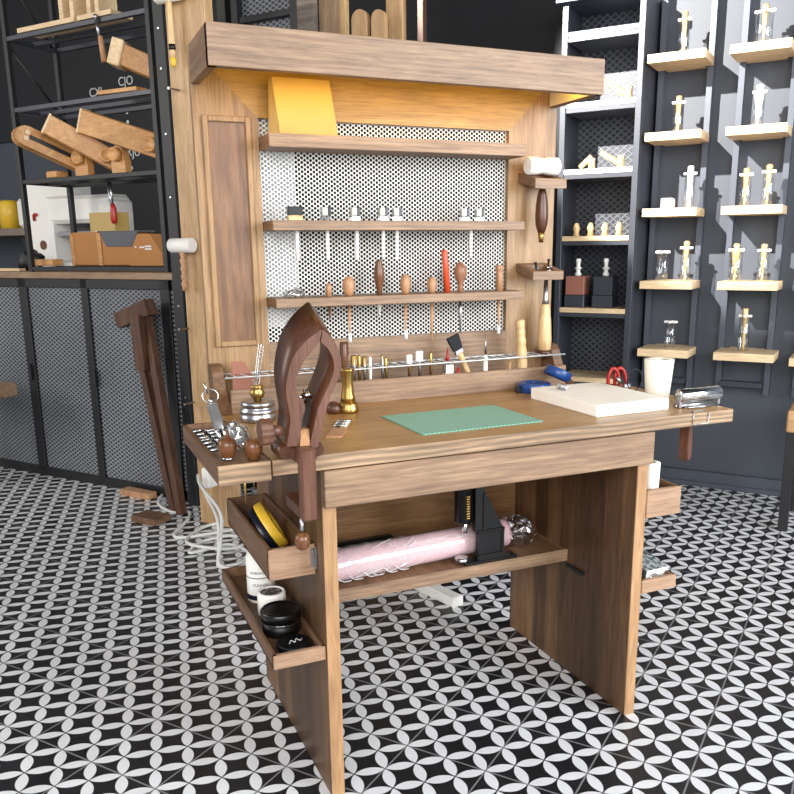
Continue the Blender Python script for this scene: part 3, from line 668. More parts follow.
MB().lathe([(0, .014), (.05, .014), (.06, .011), (.068, .006)], (.524, .51, TZ), n=16).build('body', 'frost', t); MB().box(.513, .535, .4955, .4965, TZ+.02, TZ+.06, 0).build('label', 'white', t)
MB().lathe([(0, .0055), (.012, .004), (.034, .0015)], (.524, .51, TZ+.067), n=10).build('cap', 'red', t)
b = MB().lathe([(0, .004), (.05, .004)], (.547, .5, TZ), (.1, 0, 1), 8); tag(b.build('marker', 'red', None, (.547, .5, TZ)), 'short dark red stick beside the glue bottle in the trough', 'stick')
t = thing('paint_brush', 'flat brush with black bristles and pale handle leaning in the trough', 'brush', (.60, .505, TZ))
rb = R3('Y', -26)
b = MB().lathe([(0, .006), (.04, .007), (.09, .009), (.1, .0095)], (.60, .505, TZ), n=12); b.turn(rb, (.60, .505, TZ)); b.build('handle', 'pale', t)
b = MB().box(.587, .613, .499, .511, TZ+.095, TZ+.11, .002); b.turn(rb, (.60, .505, TZ)); b.build('ferrule', 'steel', t)
b = MB().prism([(.587, .499, TZ+.109), (.613, .499, TZ+.109), (.618, .497, TZ+.148), (.583, .497, TZ+.15)], (0, .012, 0)); b.turn(rb, (.60, .505, TZ)); b.build('bristles', 'bristle', t)
t = thing('knife_pen', 'white craft knife standing point up in the trough', 'knife', (.64, .51, TZ))
MB().lathe([(0, .005), (.02, .007), (.07, .0065), (.078, .004)], (.64, .51, TZ), n=12).build('body', 'white', t); MB().lathe([(0, .0035), (.03, .0022), (.052, .0006)], (.64, .51, TZ+.076), n=8).build('blade', 'steel', t)
b = MB().rod((.71, .505, TZ), (.715, .505, TZ+.055), .004); tag(b.build('peg', 'tan', None, (.71, .505, TZ)), 'short wooden peg left of the pale carved handle in the trough', 'peg')
b = MB().lathe([(0, .0165), (.004, .0175), (.03, .017), (.035, .014), (.05, .015), (.085, .0155), (.1, .013), (.104, .015), (.118, .014), (.122, .012), (.128, .0135), (.14, .0135), (.144, .0115), (.15, .0135), (.166, .0135), (.17, .011)], (.757, .505, TZ), (-.08, 0, 1), 18)
tag(b.build('carving_tool', 'pale', None, (.757, .505, TZ)), 'pale wooden handle with turned grooves standing at the right of the trough', 'handle')
b = MB().prism([(-.052, .53, TZ), (.0, .53, TZ), (.0, .53, TZ+.06), (-.02, .53, TZ+.098), (-.05, .53, TZ+.10)], (0, .003, 0)); tag(b.build('leather_swatch', 'leather', None, (-.03, .53, TZ)), 'reddish leather swatch standing at the left end of the trough', 'swatch')
# hammers on the two bracket shelves
t = thing('nylon_mallet', 'white headed mallet resting on the upper bracket shelf, dark handle below', 'mallet', (.818, .525, 1.318))
MB().lathe([(0, .02), (.002, .0235), (.028, .0235), (.046, .0195), (.064, .0235), (.092, .0235), (.094, .02)], (.769, .525, 1.343), (1, 0, 0), 26).build('head', 'cream', t)
MB().lathe([(0, .010), (.02, .016), (.04, .018), (.075, .0165), (.105, .0115), (.114, .009)], (.818, .525, 1.17), n=18).build('handle', 'walnut', t)
MB().lathe([(0, .0065), (.03, .0095)], (.818, .525, 1.143), n=14).build('end_cap', 'brass', t)
t = thing('chisel', 'long wooden handled chisel hanging under the lower bracket shelf', 'chisel', (.838, .525, 1.042))
MB().lathe([(0, .012), (.003, .0185), (.03, .02), (.08, .0175), (.115, .0135), (.13, .0115)], (.838, .525, .845), n=18).build('handle', 'pale', t)
MB().lathe([(0, .0105), (.014, .008), (.067, .0055)], (.838, .525, .975), n=12).build('shank', 'steel', t)
MB().lathe([(0, .021), (.012, .021)], (.838, .525, .834), n=18).build('end_cap', 'walnut', t)
for i, (x, y, h, m) in enumerate(((.808, .51, .035, 'black'), (.822, .53, .02, 'steel'), (.838, .505, .022, 'chrome'), (.852, .53, .042, 'black'), (.847, .515, .024, 'steel'))):
    b = MB().lathe([(0, .007), (.008, .007), (.01, .003), (h, .003), (h+.001, .005), (h+.005, .004)], (x-.008, y, 1.052), (.1*(i-2), 0, 1), 10)
    tag(b.build('metal_setter', m, None, (x-.008, y, 1.052)), ['short black setter at the left of the lower bracket shelf', 'squat steel setter behind the others on the lower bracket shelf', 'squat chrome setter at the front of the lower bracket shelf', 'tall black setter at the right of the lower bracket shelf', 'small steel setter beside the tall black one on the bracket shelf'][i], 'setter', 'setters on the lower bracket shelf')

# ------------------------------------------------------------------ under the bench
ZS = .348
t = thing('arbor_press', 'black cast iron hand press standing on the lower shelf', 'press', (.51, .28, ZS))
MB().box(.455, .605, .265, .299, ZS, ZS+.009, .002).build('base_plate', 'blkgl', t)
b = MB().use('blkgl').prism([(.492, .267, ZS+.008), (.563, .267, ZS+.008), (.563, .267, .437), (.527, .267, .503), (.509, .267, .535), (.509, .267, .635), (.482, .267, .635), (.482, .267, .435), (.492, .267, .43)], (0, .016, 0))
b.box(.488, .568, .2645, .284, ZS+.008, .375, .003); b.box(.486, .567, .2642, .2835, .43, .439, .002); b.box(.503, .511, .2642, .27, .435, .535, .001).box(.556, .566, .2642, .284, ZS+.01, .437, .002); b.build('frame', None, t)
MB().lathe([(0, .021), (.003, .0235), (.085, .0235), (.09, .0275), (.105, .0275), (.11, .0225), (.17, .0225)], (.457, .283, .462), n=22).build('ram_housing', 'blkgl', t)
b = MB()
for i in range(10): b.lathe([(0, .0078), (.004, .0078)], (.458, .2635, .476+i*.0062), n=12)
b.build('spring', 'brass', t)
MB().lathe([(0, .007), (.03, .007)], (.457, .276, .436), n=14).build('ram', 'chrome', t)
b = MB().lathe([(0, .017), (.006, .019), (.012, .016)], (.452, .283, ZS+.009), n=18); b.build('anvil', 'steel', t)
t = thing('leather_roll', 'pink leather roll wrapped in clear plastic on the lower shelf', 'roll', (.35, .333, ZS))
RR = .037; RZ = ZS+RR+.003; RD = Vector((1, .07, .004)).normalized(); RP = Vector((.045, .308, RZ))
def onroll(x, a, r): # point on the roll surface, a measured from the top towards the viewer
    c = RP+RD*(x-.045); return (c.x, c.y-r*math.sin(a), c.z+r*math.cos(a))
MB().lathe([(0, .022), (0, RR-.002), (.004, RR), (.566, RR), (.57, RR-.002), (.57, .016)], RP, RD, 28).build('roll', 'pink', t)
pf = [(.0, RR-.004)]+[(.01+.55*i/40, RR+.0012+.0008*random.random()+(.0045 if i < 20 else 0)*random.random()) for i in range(41)]
b = MB().lathe(pf, RP-RD*.007, RD, 28, cap=False); b.crumple(.0009, 60); b.build('film', 'film', t)
b = MB().lathe([(-.004, RR+.001), (.006, .036), (.014, .033), (.024, .038), (.034, .044), (.044, .046), (.054, .045), (.064, .042), (.074, .038), (.084, .03), (.094, .02), (.1, .002)], RP+RD*.567, RD+Vector((0, 0, -.1)), 30, cap=False, sm=False)
b.crumple(.010, 38).crumple(.009, 110); b.build('film_end', 'wrap', t)
b = MB()
for i in range(44):
    x = .05+.26*random.random()**1.2; a = random.uniform(.3, 2.5); sl_ = random.uniform(.01, .075)
    b.tube([onroll(x+sl_*k*.33, a-.22*k, RR+.0036) for k in range(4)], random.uniform(.0005, .0011), 4, 3)
for i in range(10):
    x = .3+.27*random.random(); a = random.uniform(.4, 1.6); b.tube([onroll(x+.03*k, a-.06*k, RR+.002) for k in range(4)], .0007, 4, 3)
for i in range(7):   # torn film edges hanging on the shelf
    x = .06+.035*i+.02*random.random(); b.tube([onroll(x, 1.9, RR+.004), onroll(x+.02, 2.3, RR+.008), onroll(x+.045, 2.6, RR+.005)], .0016, 4, 3)
b.build('film_crease', 'crease', t)  # white strands stand for creases and the highlights along them
t = thing('strap_bundle', 'black tool strap lying behind the pink roll on the shelf', 'strap', (.2, .44, ZS))
MB().box(.06, .33, .43, .455, ZS, ZS+.05, .006).build('strap', 'blk', t); MB().tube([(.06, .425, .45), (.09, .42, .475), (.13, .425, .45), (.16, .43, .42)], .01, 8, 5).build('loop', 'blk', t)
b = MB().box(-.024, .024, -.135, .125, 0, .034, .005); o = b.build('plastic_bar', 'white', None); o.location = (.645, .87, 0); o.rotation_euler = (0, 0, math.radians(15)); tag(o, 'white plastic bar lying on the tiles under the bench', 'bar')
b = MB().lathe([(0, .022), (.02, .022), (.026, .014)], (.70, .97, 0), n=18); tag(b.build('caster', 'blk', None, (.70, .97, 0)), 'small black round foot on the tiles beside the white bar', 'foot')
# ------------------------------------------------------------------ cable and column behind the bench
def rp(s, d, z): p = W*s+N*d; return (p.x, p.y, z)
t = thing('power_cable', 'white power cable coiled on the tiles left of the bench', 'cable', (.03, 1.6, 0))
r_ = .0072
cab = [rp(-1.42, 1.13, .25), rp(-1.33, 1.05, .235), rp(-1.12, .92, .2), rp(-1.115, .91, .1), rp(-1.118, .89, .02), (.045, 1.40, r_), (.12, 1.41, r_), (.17, 1.50, r_), (.12, 1.62, r_), (.02, 1.60, r_), (-.035, 1.60, r_), (.03, 1.70, r_), (.15, 1.72, r_), (.2, 1.63, r_), (.1, 1.55, .016), (-.03, 1.68, .018), (.05, 1.86, r_), (.16, 1.9, r_), (.22, 1.80, r_), (.12, 1.76, .016), (-.03, 1.78, r_), (-.06, 1.83, r_), (-.03, 1.9, r_), (.03, 2.02, r_), (.045, 2.12, r_), (-.02, 2.14, r_), (-.06, 2.3, r_), (-.02, 2.45, r_)]
MB().tube(cab, .0068, 8, 6).build('cord', 'cable', t)
MB().tube([rp(-1.42, 1.13, .235), rp(-1.30, 1.05, .19), rp(-1.13, .915, .17), rp(-1.125, .905, .06), rp(-1.1, .88, .012), (.10, 1.36, .0068), (.2, 1.5, .0068), (.24, 1.62, .0068)], .0065, 8, 6).build('cord', 'cable', t)
b = MB().box(-1.425, -1.385, 1.15, 1.235, .19, .275, .006); b.build('plug_adapter', 'white', None, (-1.42, 1.2, .22), 'r')
o = bpy.data.objects['plug_adapter']; tag(o, 'white plug adapter low on the pine column behind the bench', 'plug')
MB_ = MB().box(-1.53, -1.335, 1.24, 1.285, 0, 2.75, .003)
tag(MB_.build('pine_column', 'pine', None, (-1.4, 1.26, 0), 'r'), 'tall light pine display board standing upright behind the bench', 'board')
def hammer(org, lab, head_mat, hr, hl, handle, grooves=False):
    s, d, z = org
    t = thing('hanging_mallet', lab, 'mallet', (s, d, z), 'r', group='mallets hung on the pine board')
    MB().lathe([(0, hr*.85), (.004, hr), (hl-.004, hr), (hl, hr*.85)], (s-hl/2, d, z), (1, 0, 0), 20).build('head', head_mat, t)
    if grooves: pf = [(0, .010)]+[q for i in range(5) for q in ((.015+.03*i, .0105), (.03+.03*i, .013), (.034+.03*i, .008))]
    else: pf = [(0, .009), (.02, .011), (.05, .0125), (.14, .010), (.2, .0105)]
    h = pf[-1][0]
    MB().lathe(pf, (s, d, z-hr-h+.008), n=14).build('handle', handle, t)
    if not grooves:
        MB().lathe([(0, .0128), (.02, .0128)], (s, d, z-hr-h+.038), n=14).build('band', 'blk', t); MB().lathe([(0, .008), (.03, .0115)], (s, d, z-hr-h-.018), n=14).build('tip', 'yellow', t)
    MB().rod((s+hl*.3, d, z-.006), (s+hl*.3, 1.241, z-.006), .002).build('peg', 'steel', t)
hammer((-1.472, 1.205, 2.045), 'white headed mallet hung at the top of the pine board', 'cream', .03, .12, 'pale')
hammer((-1.493, 1.205, 1.152), 'white headed mallet with a beaded handle hung midway on the pine board', 'white', .028, .115, 'tan', True)
for i, (s, z) in enumerate(((-1.488, 1.722), (-1.525, .826), (-1.525, .522))):
    b = MB().lathe([(0, .005), (.05, .0035), (.052, .005)], (s, 1.24, z), (0, -1, 0), 8); tag(b.build('wall_peg', 'steel', None, (s, 1.24, z), 'r'), ['bare steel peg high on the pine board', 'bare steel peg at mid height on the pine board', 'lowest bare steel peg on the pine board'][i], 'peg', 'pegs on the pine board')
b = MB().box(-1.755, -1.70, 1.40, 1.45, 0, 2.75, .002)
ps = tag(b.build('steel_post', 'black', None, (-1.73, 1.43, 0), 'r'), 'tall black steel post between the mesh counter and the pine board', 'post')
b = MB()
for z in (.5, .9, 1.15, 1.35, 1.6, 1.85, 2.0): b.lathe([(0, .006), (.003, .004)], (-1.727, 1.4, z), (0, -1, 0), 8)
b.build('rivet', 'steel', ps)
# planks standing behind the canopy
def plank(s0, s1, d, z1, mat, name, lab, rnd=False, z0=0):
    b = MB()
    if rnd:
        r = (s1-s0)/2; pts = [(s0, d, z0), (s1, d, z0)]+[((s0+s1)/2+r*math.cos(a), d, z1-r+r*math.sin(a)) for a in [PI*i/10 for i in range(11)]]; b.prism(pts, (0, .025, 0))
    else: b.box(s0, s1, d, d+.03, z0, z1)
    tag(b.build(name, mat, None, ((s0+s1)/2, d, z0), 'r'), lab, 'board', 'boards standing behind the canopy')
plank(-1.30, -1.215, 1.75, 2.6, 'weath', 'weathered_board', 'grey weathered plank standing behind the canopy')
plank(-1.21, -1.13, 1.78, 2.6, 'weath2', 'tall_board', 'tan board standing behind the canopy beside the grey plank')
plank(-1.155, -1.115, 1.83, 2.6, 'pale', 'tall_board', 'narrow pale board standing behind the canopy left of the round topped boards')
plank(-1.015, -.945, 1.72, 2.038, 'pine', 'round_top_board', 'left of two round topped pine boards behind the canopy', True)
plank(-.925, -.865, 1.72, 2.026, 'pine', 'round_top_board', 'right of two round topped pine boards behind the canopy', True)
plank(-.905, -.83, 1.80, 2.6, 'pine', 'tall_board', 'pale board standing behind the canopy right of the round topped boards')
plank(-.765, -.74, 1.80, 2.6, 'dkbeam', 'tall_board', 'thin dark batten standing alone behind the canopy')
t = thing('mesh_cage', 'black steel cage with mesh panel standing behind the canopy', 'cage', (-1.5, 1.8, 0), 'r')
b = MB().box(-1.725, -1.68, 1.75, 1.79, 0, 2.7).box(-1.645, -1.615, 1.75, 1.79, 0, 2.7).box(-1.335, -1.296, 1.75, 1.79, 0, 2.7).box(-1.62, -1.33, 1.76, 1.785, 2.075, 2.10)
b.build('frame', 'black', t); MB().box(-1.62, -1.33, 1.79, 1.80, 0, 2.7, 0).build('mesh_panel', 'exp', t)

# ------------------------------------------------------------------ counter with mesh doors, left
CD = 1.43
t = thing('mesh_counter', 'long black steel counter with grey mesh doors and brown wooden top', 'counter', (-2.8, 1.75, 0), 'r')
MB().box(-4.6, -1.765, 1.43, 2.1, 1.008, 1.04, .003).build('counter_top', 'counter', t)
b = MB()
for s0, s1 in ((-2.845, -2.785), (-2.39, -2.345), (-1.875, -1.82)): b.box(s0, s1, 1.44, 1.475, 0.02, 1.008)
b.box(-4.6, -1.82, 1.44, 1.475, .965, 1.008).box(-4.6, -1.82, 1.44, 1.475, 0, .045).box(-3.4, -3.34, 1.44, 1.475, 0, 1.0).box(-1.80, -1.77, 1.44, 2.08, .965, 1.008).box(-1.80, -1.77, 1.44, 2.08, 0, .045).box(-1.80, -1.77, 2.04, 2.08, 0, 1.0)
b.build('frame', 'black', t)
for s0, s1 in ((-4.6, -3.4), (-3.34, -2.845), (-2.785, -2.39), (-2.345, -1.875), (-1.82, -1.765)):
    d = MB().box(s0, s1, 1.452, 1.456, .045, .965, 0).build('mesh_door', 'exp', t)
    if s0 in (-2.345, -2.785): MB().box(s0-.005 if s0 == -2.345 else s0-.035, s0+.012 if s0 == -2.345 else s0-.02, 1.425, 1.445, .5, .58, .002).build('door_handle', 'black', d)
MB().box(-4.6, -1.8, 1.50, 1.51, .045, .965, 0).build('backing', 'steelblk', t)
# steel rack on the counter
t = thing('steel_rack', 'black steel bar rack standing on the counter, holding wooden clamps', 'rack', (-2.28, 1.6, 1.04), 'r')
for s in (-2.735, -1.825):
    for d in (1.45, 1.72): MB().box(s-.012, s+.012, d-.012, d+.012, 1.04, 2.6).build('post', 'black', t)
for z in (1.05, 1.455, 1.777, 2.085):
    b = MB()
    for d in (1.45, 1.585, 1.72): b.box(-2.723, -1.837, d-.009, d+.009, z-.006, z+.014)
    for s in (-2.735, -1.825): b.box(s-.009, s+.009, 1.462, 1.708, z-.006, z+.012)
    if z > 1.1 or True: b.build('shelf_bars', 'steelblk' if z > 1.5 else 'black', t)
b = MB()
for z0_, z1_ in ((2.4, 2.085), (2.06, 1.79)): b.rod((-2.735, 1.46, z0_), (-2.735, 1.71, z1_), .006)
b.build('brace', 'black', t)
# wooden stitching clamps leaning on the rack
def pony(p0, p1, lab, w=.085, kind=0, gap=.012):
    p0, p1 = Vector(p0), Vector(p1); a = (p1-p0).normalized(); y = Vector((0, 0, 1)).cross(a).normalized(); z = a.cross(y); L = (p1-p0).length
    Rm = Matrix((a, y, z)).transposed(); t = thing('lacing_clamp', lab, 'clamp', tuple(p1), 'r', group='wooden lacing clamps on the steel rack')
    def put(b, name, mat=None):
        for v in b.bm.verts: v.co = p0+Rm@v.co
        return b.build(name, mat, t)
    for y0, y1 in ((-gap/2-.03, -gap/2), (gap/2, gap/2+.03)):
        b = MB().use('beech')
        if kind == 0:    # rounded tip
            r = w/2; pts = [(L, y0, r), (r, y0, r)]+[(r-r*math.sin(q), y0, r*math.cos(q)) for q in [PI*k/8 for k in range(1, 8)]]+[(r, y0, -r), (L, y0, -r)]
            b.prism(pts, (0, y1-y0, 0))
        else: b.box(0, L, y0, y1, -w/2, w/2, .004).use('birch').box(-.006, .004, y0-.003, y1+.003, -w/2-.003, w/2+.003, .002)  # paler caps paint the light on the end grain
        put(b, 'cheek')
    if kind == 0:
        put(MB().box(.16*L, .75*L, -gap/2-.034, -gap/2-.028, -.008, .010, .001), 'slot_bar', 'black')
        put(MB().lathe([(0, .011), (.008, .011)], (.12*L, -gap/2-.03, .014), (0, -1, 0), 12).lathe([(0, .011), (.008, .011)], (.12*L, -gap/2-.03, -.012), (0, -1, 0), 12), 'bolt', 'birch')
    else: put(MB().lathe([(0, .032), (.035, .032), (.037, .025), (.03, .02), (.03, .001)], (.78*L, -gap/2-.03, 0), (0, -1, 0), 18), 'knob', 'beech')
    return t
def pony_foot(t, s, d):
    MB().prism([(s-.04, d, 1.47), (s+.045, d, 1.47), (s+.045, d, 1.52), (s+.03, d, 1.575), (s-.005, d, 1.59), (s-.04, d, 1.57)], (0, .035, 0)).build('foot', 'beech', t)
    MB().lathe([(0, .03), (.03, .03), (.032, .024), (.026, .019), (.026, .001)], (s+.003, d+.001, 1.548), (0, -1, 0), 18).build('knob', 'beech', t)
t = pony((-2.485, 1.25, 1.648), (-2.375, 1.56, 1.515), 'leftmost wooden lacing clamp on the rack, rounded cheeks with a dark slot')
pony_foot(t, -2.34, 1.47); MB().box(-2.56, -2.49, 1.45, 1.52, 1.47, 1.50, .003).build('foot', 'beech', t)
t = pony((-2.365, 1.33, 1.678), (-2.17, 1.56, 1.515), 'middle wooden lacing clamp on the rack with pale square ends', kind=1)
pony_foot(t, -2.10, 1.47)
t = pony((-2.235, 1.42, 1.690), (-1.80, 1.535, 1.543), 'rightmost wooden lacing clamp on the rack, a broad plain beam', w=.098, kind=1, gap=.004)
MB().box(-1.835, -1.79, 1.5, 1.56, 1.47, 1.55, .003).build('foot', 'beech', t)
t = pony((-1.985, 1.42, 1.938), (-1.78, 1.57, 1.835), 'upper wooden lacing clamp with a white end block, alone on the upper bars', w=.085, kind=1)
b = MB().box(-2.005, -1.955, 1.36, 1.48, 1.885, 1.99, .004); b.turn(R3('Z', 30)@R3('Y', 18), (-1.985, 1.42, 1.938)); b.build('end_block', 'birch', t)
b = MB().box(-1.95, -1.80, 1.50, 1.56, 1.794, 1.80, .001); b.build('rest', 'beech', t)
b = MB().box(-2.16, -1.92, 1.44, 1.50, 1.794, 1.811, .002); b.turn(R3('Y', 1), (-2.04, 1.47, 1.8)); tag(b.build('wood_strip', 'beech', None, (-2.04, 1.47, 1.794), 'r'), 'narrow wooden strip lying on the upper bars of the rack', 'strip')
for i, (s0, s1, zz, ups) in enumerate(((-2.64, -2.26, 2.102, (-2.345, -2.275)), (-2.24, -2.03, 2.102, (-2.17, -2.12)))):
    t = thing('window_stand', ['left pale wooden stand on a plank atop the rack', 'right pale wooden stand on a plank atop the rack'][i], 'stand', ((s0+s1)/2, 1.45, zz), 'r', group='wooden stands on top of the rack')
    MB().box(s0, s1, 1.438, 1.56, zz, zz+.02).build('plank', 'birch', t)
    for u in ups: MB().box(u-.012, u+.012, 1.445, 1.55, zz+.02, 2.5).build('upright', 'birch', t)
    MB().box(ups[0]+.012, ups[1]-.012, 1.53, 1.54, zz+.02, 2.5).build('back_panel', 'beech', t)
t = thing('hanging_chisel', 'steel tool with a pinkish wooden handle hanging from the top bars', 'chisel', (-2.09, 1.43, 2.12), 'r')
MB().rod((-2.112, 1.43, 2.09), (-2.10, 1.43, 2.02), .007).ball((-2.114, 1.43, 2.10), .011).build('shank', 'steel', t); MB().lathe([(0, .013), (.1, .011), (.105, .008)], (-2.083, 1.43, 1.918), (-.12, 0, 1), 12).build('handle', 'tan', t)
# sewing machine
t = thing('sewing_machine', 'white industrial sewing machine on the counter behind the rack', 'sewing machine', (-2.9, 1.88, 1.04), 'r')
MB().box(-3.2, -2.5, 1.80, 1.98, 1.04, 1.075, .01).build('bed', 'white', t)
MB().box(-3.215, -3.03, 1.81, 1.97, 1.07, 1.44, .02).build('pillar', 'white', t)
MB().box(-3.08, -2.56, 1.82, 1.96, 1.28, 1.42, .02).build('arm', 'white', t)
MB().box(-3.24, -2.86, 1.81, 1.97, 1.405, 1.50, .015).build('top_cover', 'white', t)
MB().box(-2.66, -2.545, 1.815, 1.965, 1.19, 1.40, .02).build('head', 'white', t)
MB().lathe([(0, .025), (.006, .025)], (-3.10, 1.812, 1.17), (0, -1, 0), 16).build('dial', 'turned', t)
MB().tube([(-3.15, 1.805, 1.3), (-3.14, 1.80, 1.33), (-3.12, 1.80, 1.33)], .008, 8, 3).build('lever', 'red', t)
MB().box(-3.0, -2.70, 1.83, 1.95, 1.215, 1.24, .005).build('rail', 'steel', t)
# cardboard boxes
def kbox(s0, s1, d0, d1, z0, z1, lab, name='card_box', par=None):
    t = thing(name, lab, 'box', ((s0+s1)/2, (d0+d1)/2, z0), 'r', group='brown boxes on the counter')
    b = MB(); th = .006
    b.box(s0, s1, d0, d0+th, z0, z1).box(s0, s1, d1-th, d1, z0, z1).box(s0, s0+th, d0, d1, z0, z1).box(s1-th, s1, d0, d1, z0, z1).box(s0, s1, d0, d1, z0, z0+th); b.build('body', 'card', t)
    return t
t = kbox(-2.61, -2.425, 1.60, 1.70, 1.066, 1.225, 'left brown cardboard organiser standing open on the counter'); MB().box(-2.62, -2.6, 1.595, 1.705, 1.066, 1.22).build('side', 'beech', t)
t = kbox(-2.42, -2.19, 1.60, 1.70, 1.066, 1.22, 'middle brown cardboard organiser under the grey felt'); MB().box(-2.425, -2.40, 1.592, 1.60, 1.066, 1.22).build('flap', 'beech', t)
b = MB().prism([(-2.40, 1.594, 1.222), (-2.15, 1.594, 1.222), (-2.17, 1.594, 1.18), (-2.19, 1.594, 1.155), (-2.36, 1.594, 1.155), (-2.38, 1.594, 1.18)], (0, .004, 0)).box(-2.40, -2.15, 1.594, 1.71, 1.221, 1.227, .002)
tag(b.build('felt_cloth', 'felt', None, (-2.28, 1.65, 1.222), 'r'), 'grey felt cloth draped over the middle brown organiser', 'cloth')
t = thing('card_box', 'right brown cardboard box with sloping shoulders and white print', 'box', (-2.09, 1.63, 1.066), 'r', group='brown boxes on the counter')
MB().prism([(-2.205, 1.585, 1.066), (-1.99, 1.585, 1.066), (-1.99, 1.585, 1.12), (-2.06, 1.585, 1.21), (-2.14, 1.585, 1.21), (-2.20, 1.585, 1.12)], (0, .1, 0)).build('body', 'card', t)
b = MB()
for i, (a, c_, z) in enumerate(((-2.13, -2.10, 1.146), (-2.095, -2.055, 1.15), (-2.095, -2.055, 1.138), (-2.16, -2.152, 1.148))): b.box(a, c_, 1.5835, 1.5855, z, z+.007, 0)
b.build('print', 'chalk', t)
t = thing('tool_tub', 'yellow tub on the left organiser holding a steel rod and red tool', 'tub', (-2.39, 1.65, 1.228), 'r')
MB().prism([(-2.475, 1.605, 1.228), (-2.305, 1.605, 1.228), (-2.305, 1.605, 1.315), (-2.475, 1.605, 1.315)], (0, .09, 0)).build('body', 'easel', t)
b = MB().rod((-2.35, 1.64, 1.30), (-2.36, 1.63, 1.47), .006); tag(b.build('steel_rod', 'steel', None, (-2.35, 1.64, 1.30), 'r'), 'bare steel rod standing in the yellow tub', 'rod')
t = thing('screwdriver', 'red handled tool hanging beside the steel rod in the yellow tub', 'screwdriver', (-2.28, 1.59, 1.30), 'r')
MB().lathe([(0, .01), (.02, .016), (.07, .014), (.09, .008)], (-2.283, 1.585, 1.26), n=12).build('handle', 'red', t); MB().rod((-2.283, 1.585, 1.345), (-2.29, 1.585, 1.45), .006).build('shank', 'steel', t)
b = MB().box(-2.80, -2.65, 1.50, 1.57, 1.067, 1.098, .004); tag(b.build('flat_box', 'beech', None, (-2.72, 1.53, 1.067), 'r'), 'small flat tan wooden box on the counter before the sewing machine', 'box')
b = MB().lathe([(0, .02), (.02, .025), (.05, .01)], (-2.87, 1.56, 1.04), n=12); tag(b.build('thread_spool', 'white', None, (-2.87, 1.56, 1.04), 'r'), 'small white spool on the counter left of the flat box', 'spool')
b = MB().ball((-3.02, 1.66, 1.09), .07, .06, .05).crumple(.03, 18); tag(b.build('black_bag', 'black', None, (-3.02, 1.66, 1.04), 'r'), 'crumpled black bag on the counter beside the sewing machine foot', 'bag')
b = MB().box(-3.1, -2.85, 1.46, 1.50, 1.041, 1.055, .002); tag(b.build('folding_rule', 'birch', None, (-2.97, 1.48, 1.041), 'r'), 'pale wooden rule lying on the counter edge at far left', 'rule')
# shelf behind, far left
t = thing('wall_shelf', 'grey wooden wall shelf behind the counter at far left', 'shelf', (-4.0, 2.4, 1.24), 'r'); MB().box(-5.2, -3.70, 2.3, 2.795, 1.24, 1.285).build('board', 'weath', t); MB().box(-4.02, -3.95, 2.35, 2.79, 1.17, 1.24).build('bracket', 'black', t)
b = MB().lathe([(0, .07), (.16, .07), (.18, .05)], (-4.17, 2.4, 1.287), n=16); tag(b.build('yellow_canister', 'yellow', None, (-4.17, 2.4, 1.287), 'r'), 'yellow canister at the left end of the wall shelf', 'canister')
b = MB().box(-4.03, -3.90, 2.34, 2.44, 1.287, 1.47, .02); tag(b.build('white_canister', 'white', None, (-3.96, 2.4, 1.287), 'r'), 'white canister in the middle of the wall shelf', 'canister')
b = MB().lathe([(0, .03), (.28, .026)], (-3.94, 2.55, 1.287), n=12); tag(b.build('turned_dowel', 'tan', None, (-3.94, 2.55, 1.287), 'r'), 'tall pinkish wooden handle behind the white canister', 'handle')
b = MB().lathe([(0, .03), (.06, .03), (.08, .012), (.11, .012)], (-3.76, 2.36, 1.287), n=12); tag(b.build('small_bottle', 'white', None, (-3.76, 2.36, 1.287), 'r'), 'small white bottle at the right end of the wall shelf', 'bottle')
# painted marks on the back wall
t = thing('wall_lettering', 'white painted letters and dots on the dark back wall behind the rack', 'lettering', (-3.4, 2.779, 1.9), 'r')
def wtext(s_, x, z, size):
    c = bpy.data.curves.new('letters', 'FONT'); c.body = s_; c.size = size; c.extrude = .001; c.align_x = 'CENTER'
    tmp = bpy.data.objects.new('letters', c); COL.objects.link(tmp); dg = bpy.context.evaluated_depsgraph_get(); me = bpy.data.meshes.new_from_object(tmp.evaluated_get(dg)); bpy.data.objects.remove(tmp)
    me.materials.clear(); me.materials.append(M['chalk']); o = bpy.data.objects.new('letters', me); COL.objects.link(o); o.parent = t; o.location = (x+3.4, 0, z-1.9); o.rotation_euler = (PI/2, 0, 0)
wtext('CXL', -3.68, 2.12, .075); wtext('CJO', -3.41, 2.16, .075); wtext('vvv', -3.41, 2.25, .05); wtext('CJO', -3.13, 1.84, .075); wtext('CXJU', -3.42, 1.73, .075)
b = MB()
for z in (2.06, 2.0, 1.94, 1.87, 1.66, 1.60): b.lathe([(0, .012), (.002, .012)], (-3.42, 2.78, z), (0, -1, 0), 10)
b.build('dots', 'chalk', t)
# dark timber leaning on the counter
t = thing('leaning_timber', 'dark brown T shaped timber frame leaning against the mesh counter', 'timber', (-1.75, 1.3, 0), 'r')
def beam(p, q, w, h, mb):
    p, q = Vector(p), Vector(q); d = (q-p).normalized(); u = Vector((d.z, 0, -d.x)).normalized(); v = d.cross(u)
    mb.prism([p+u*w/2+v*h/2, p-u*w/2+v*h/2, p-u*w/2-v*h/2, p+u*w/2-v*h/2], (q-p)); return mb
beam((-1.74, 1.30, .0), (-1.985, 1.385, .80), .034, .034, MB()).build('beam', 'dkbeam', t); beam((-1.68, 1.28, .0), (-1.90, 1.375, .88), .034, .034, MB()).build('beam', 'dkbeam', t)
beam((-2.06, 1.37, .83), (-1.85, 1.358, .897), .068, .055, MB()).build('crosshead', 'dkbeam', t); beam((-1.90, 1.335, .62), (-1.915, 1.34, .86), .055, .045, MB()).build('block', 'dkbeam', t)
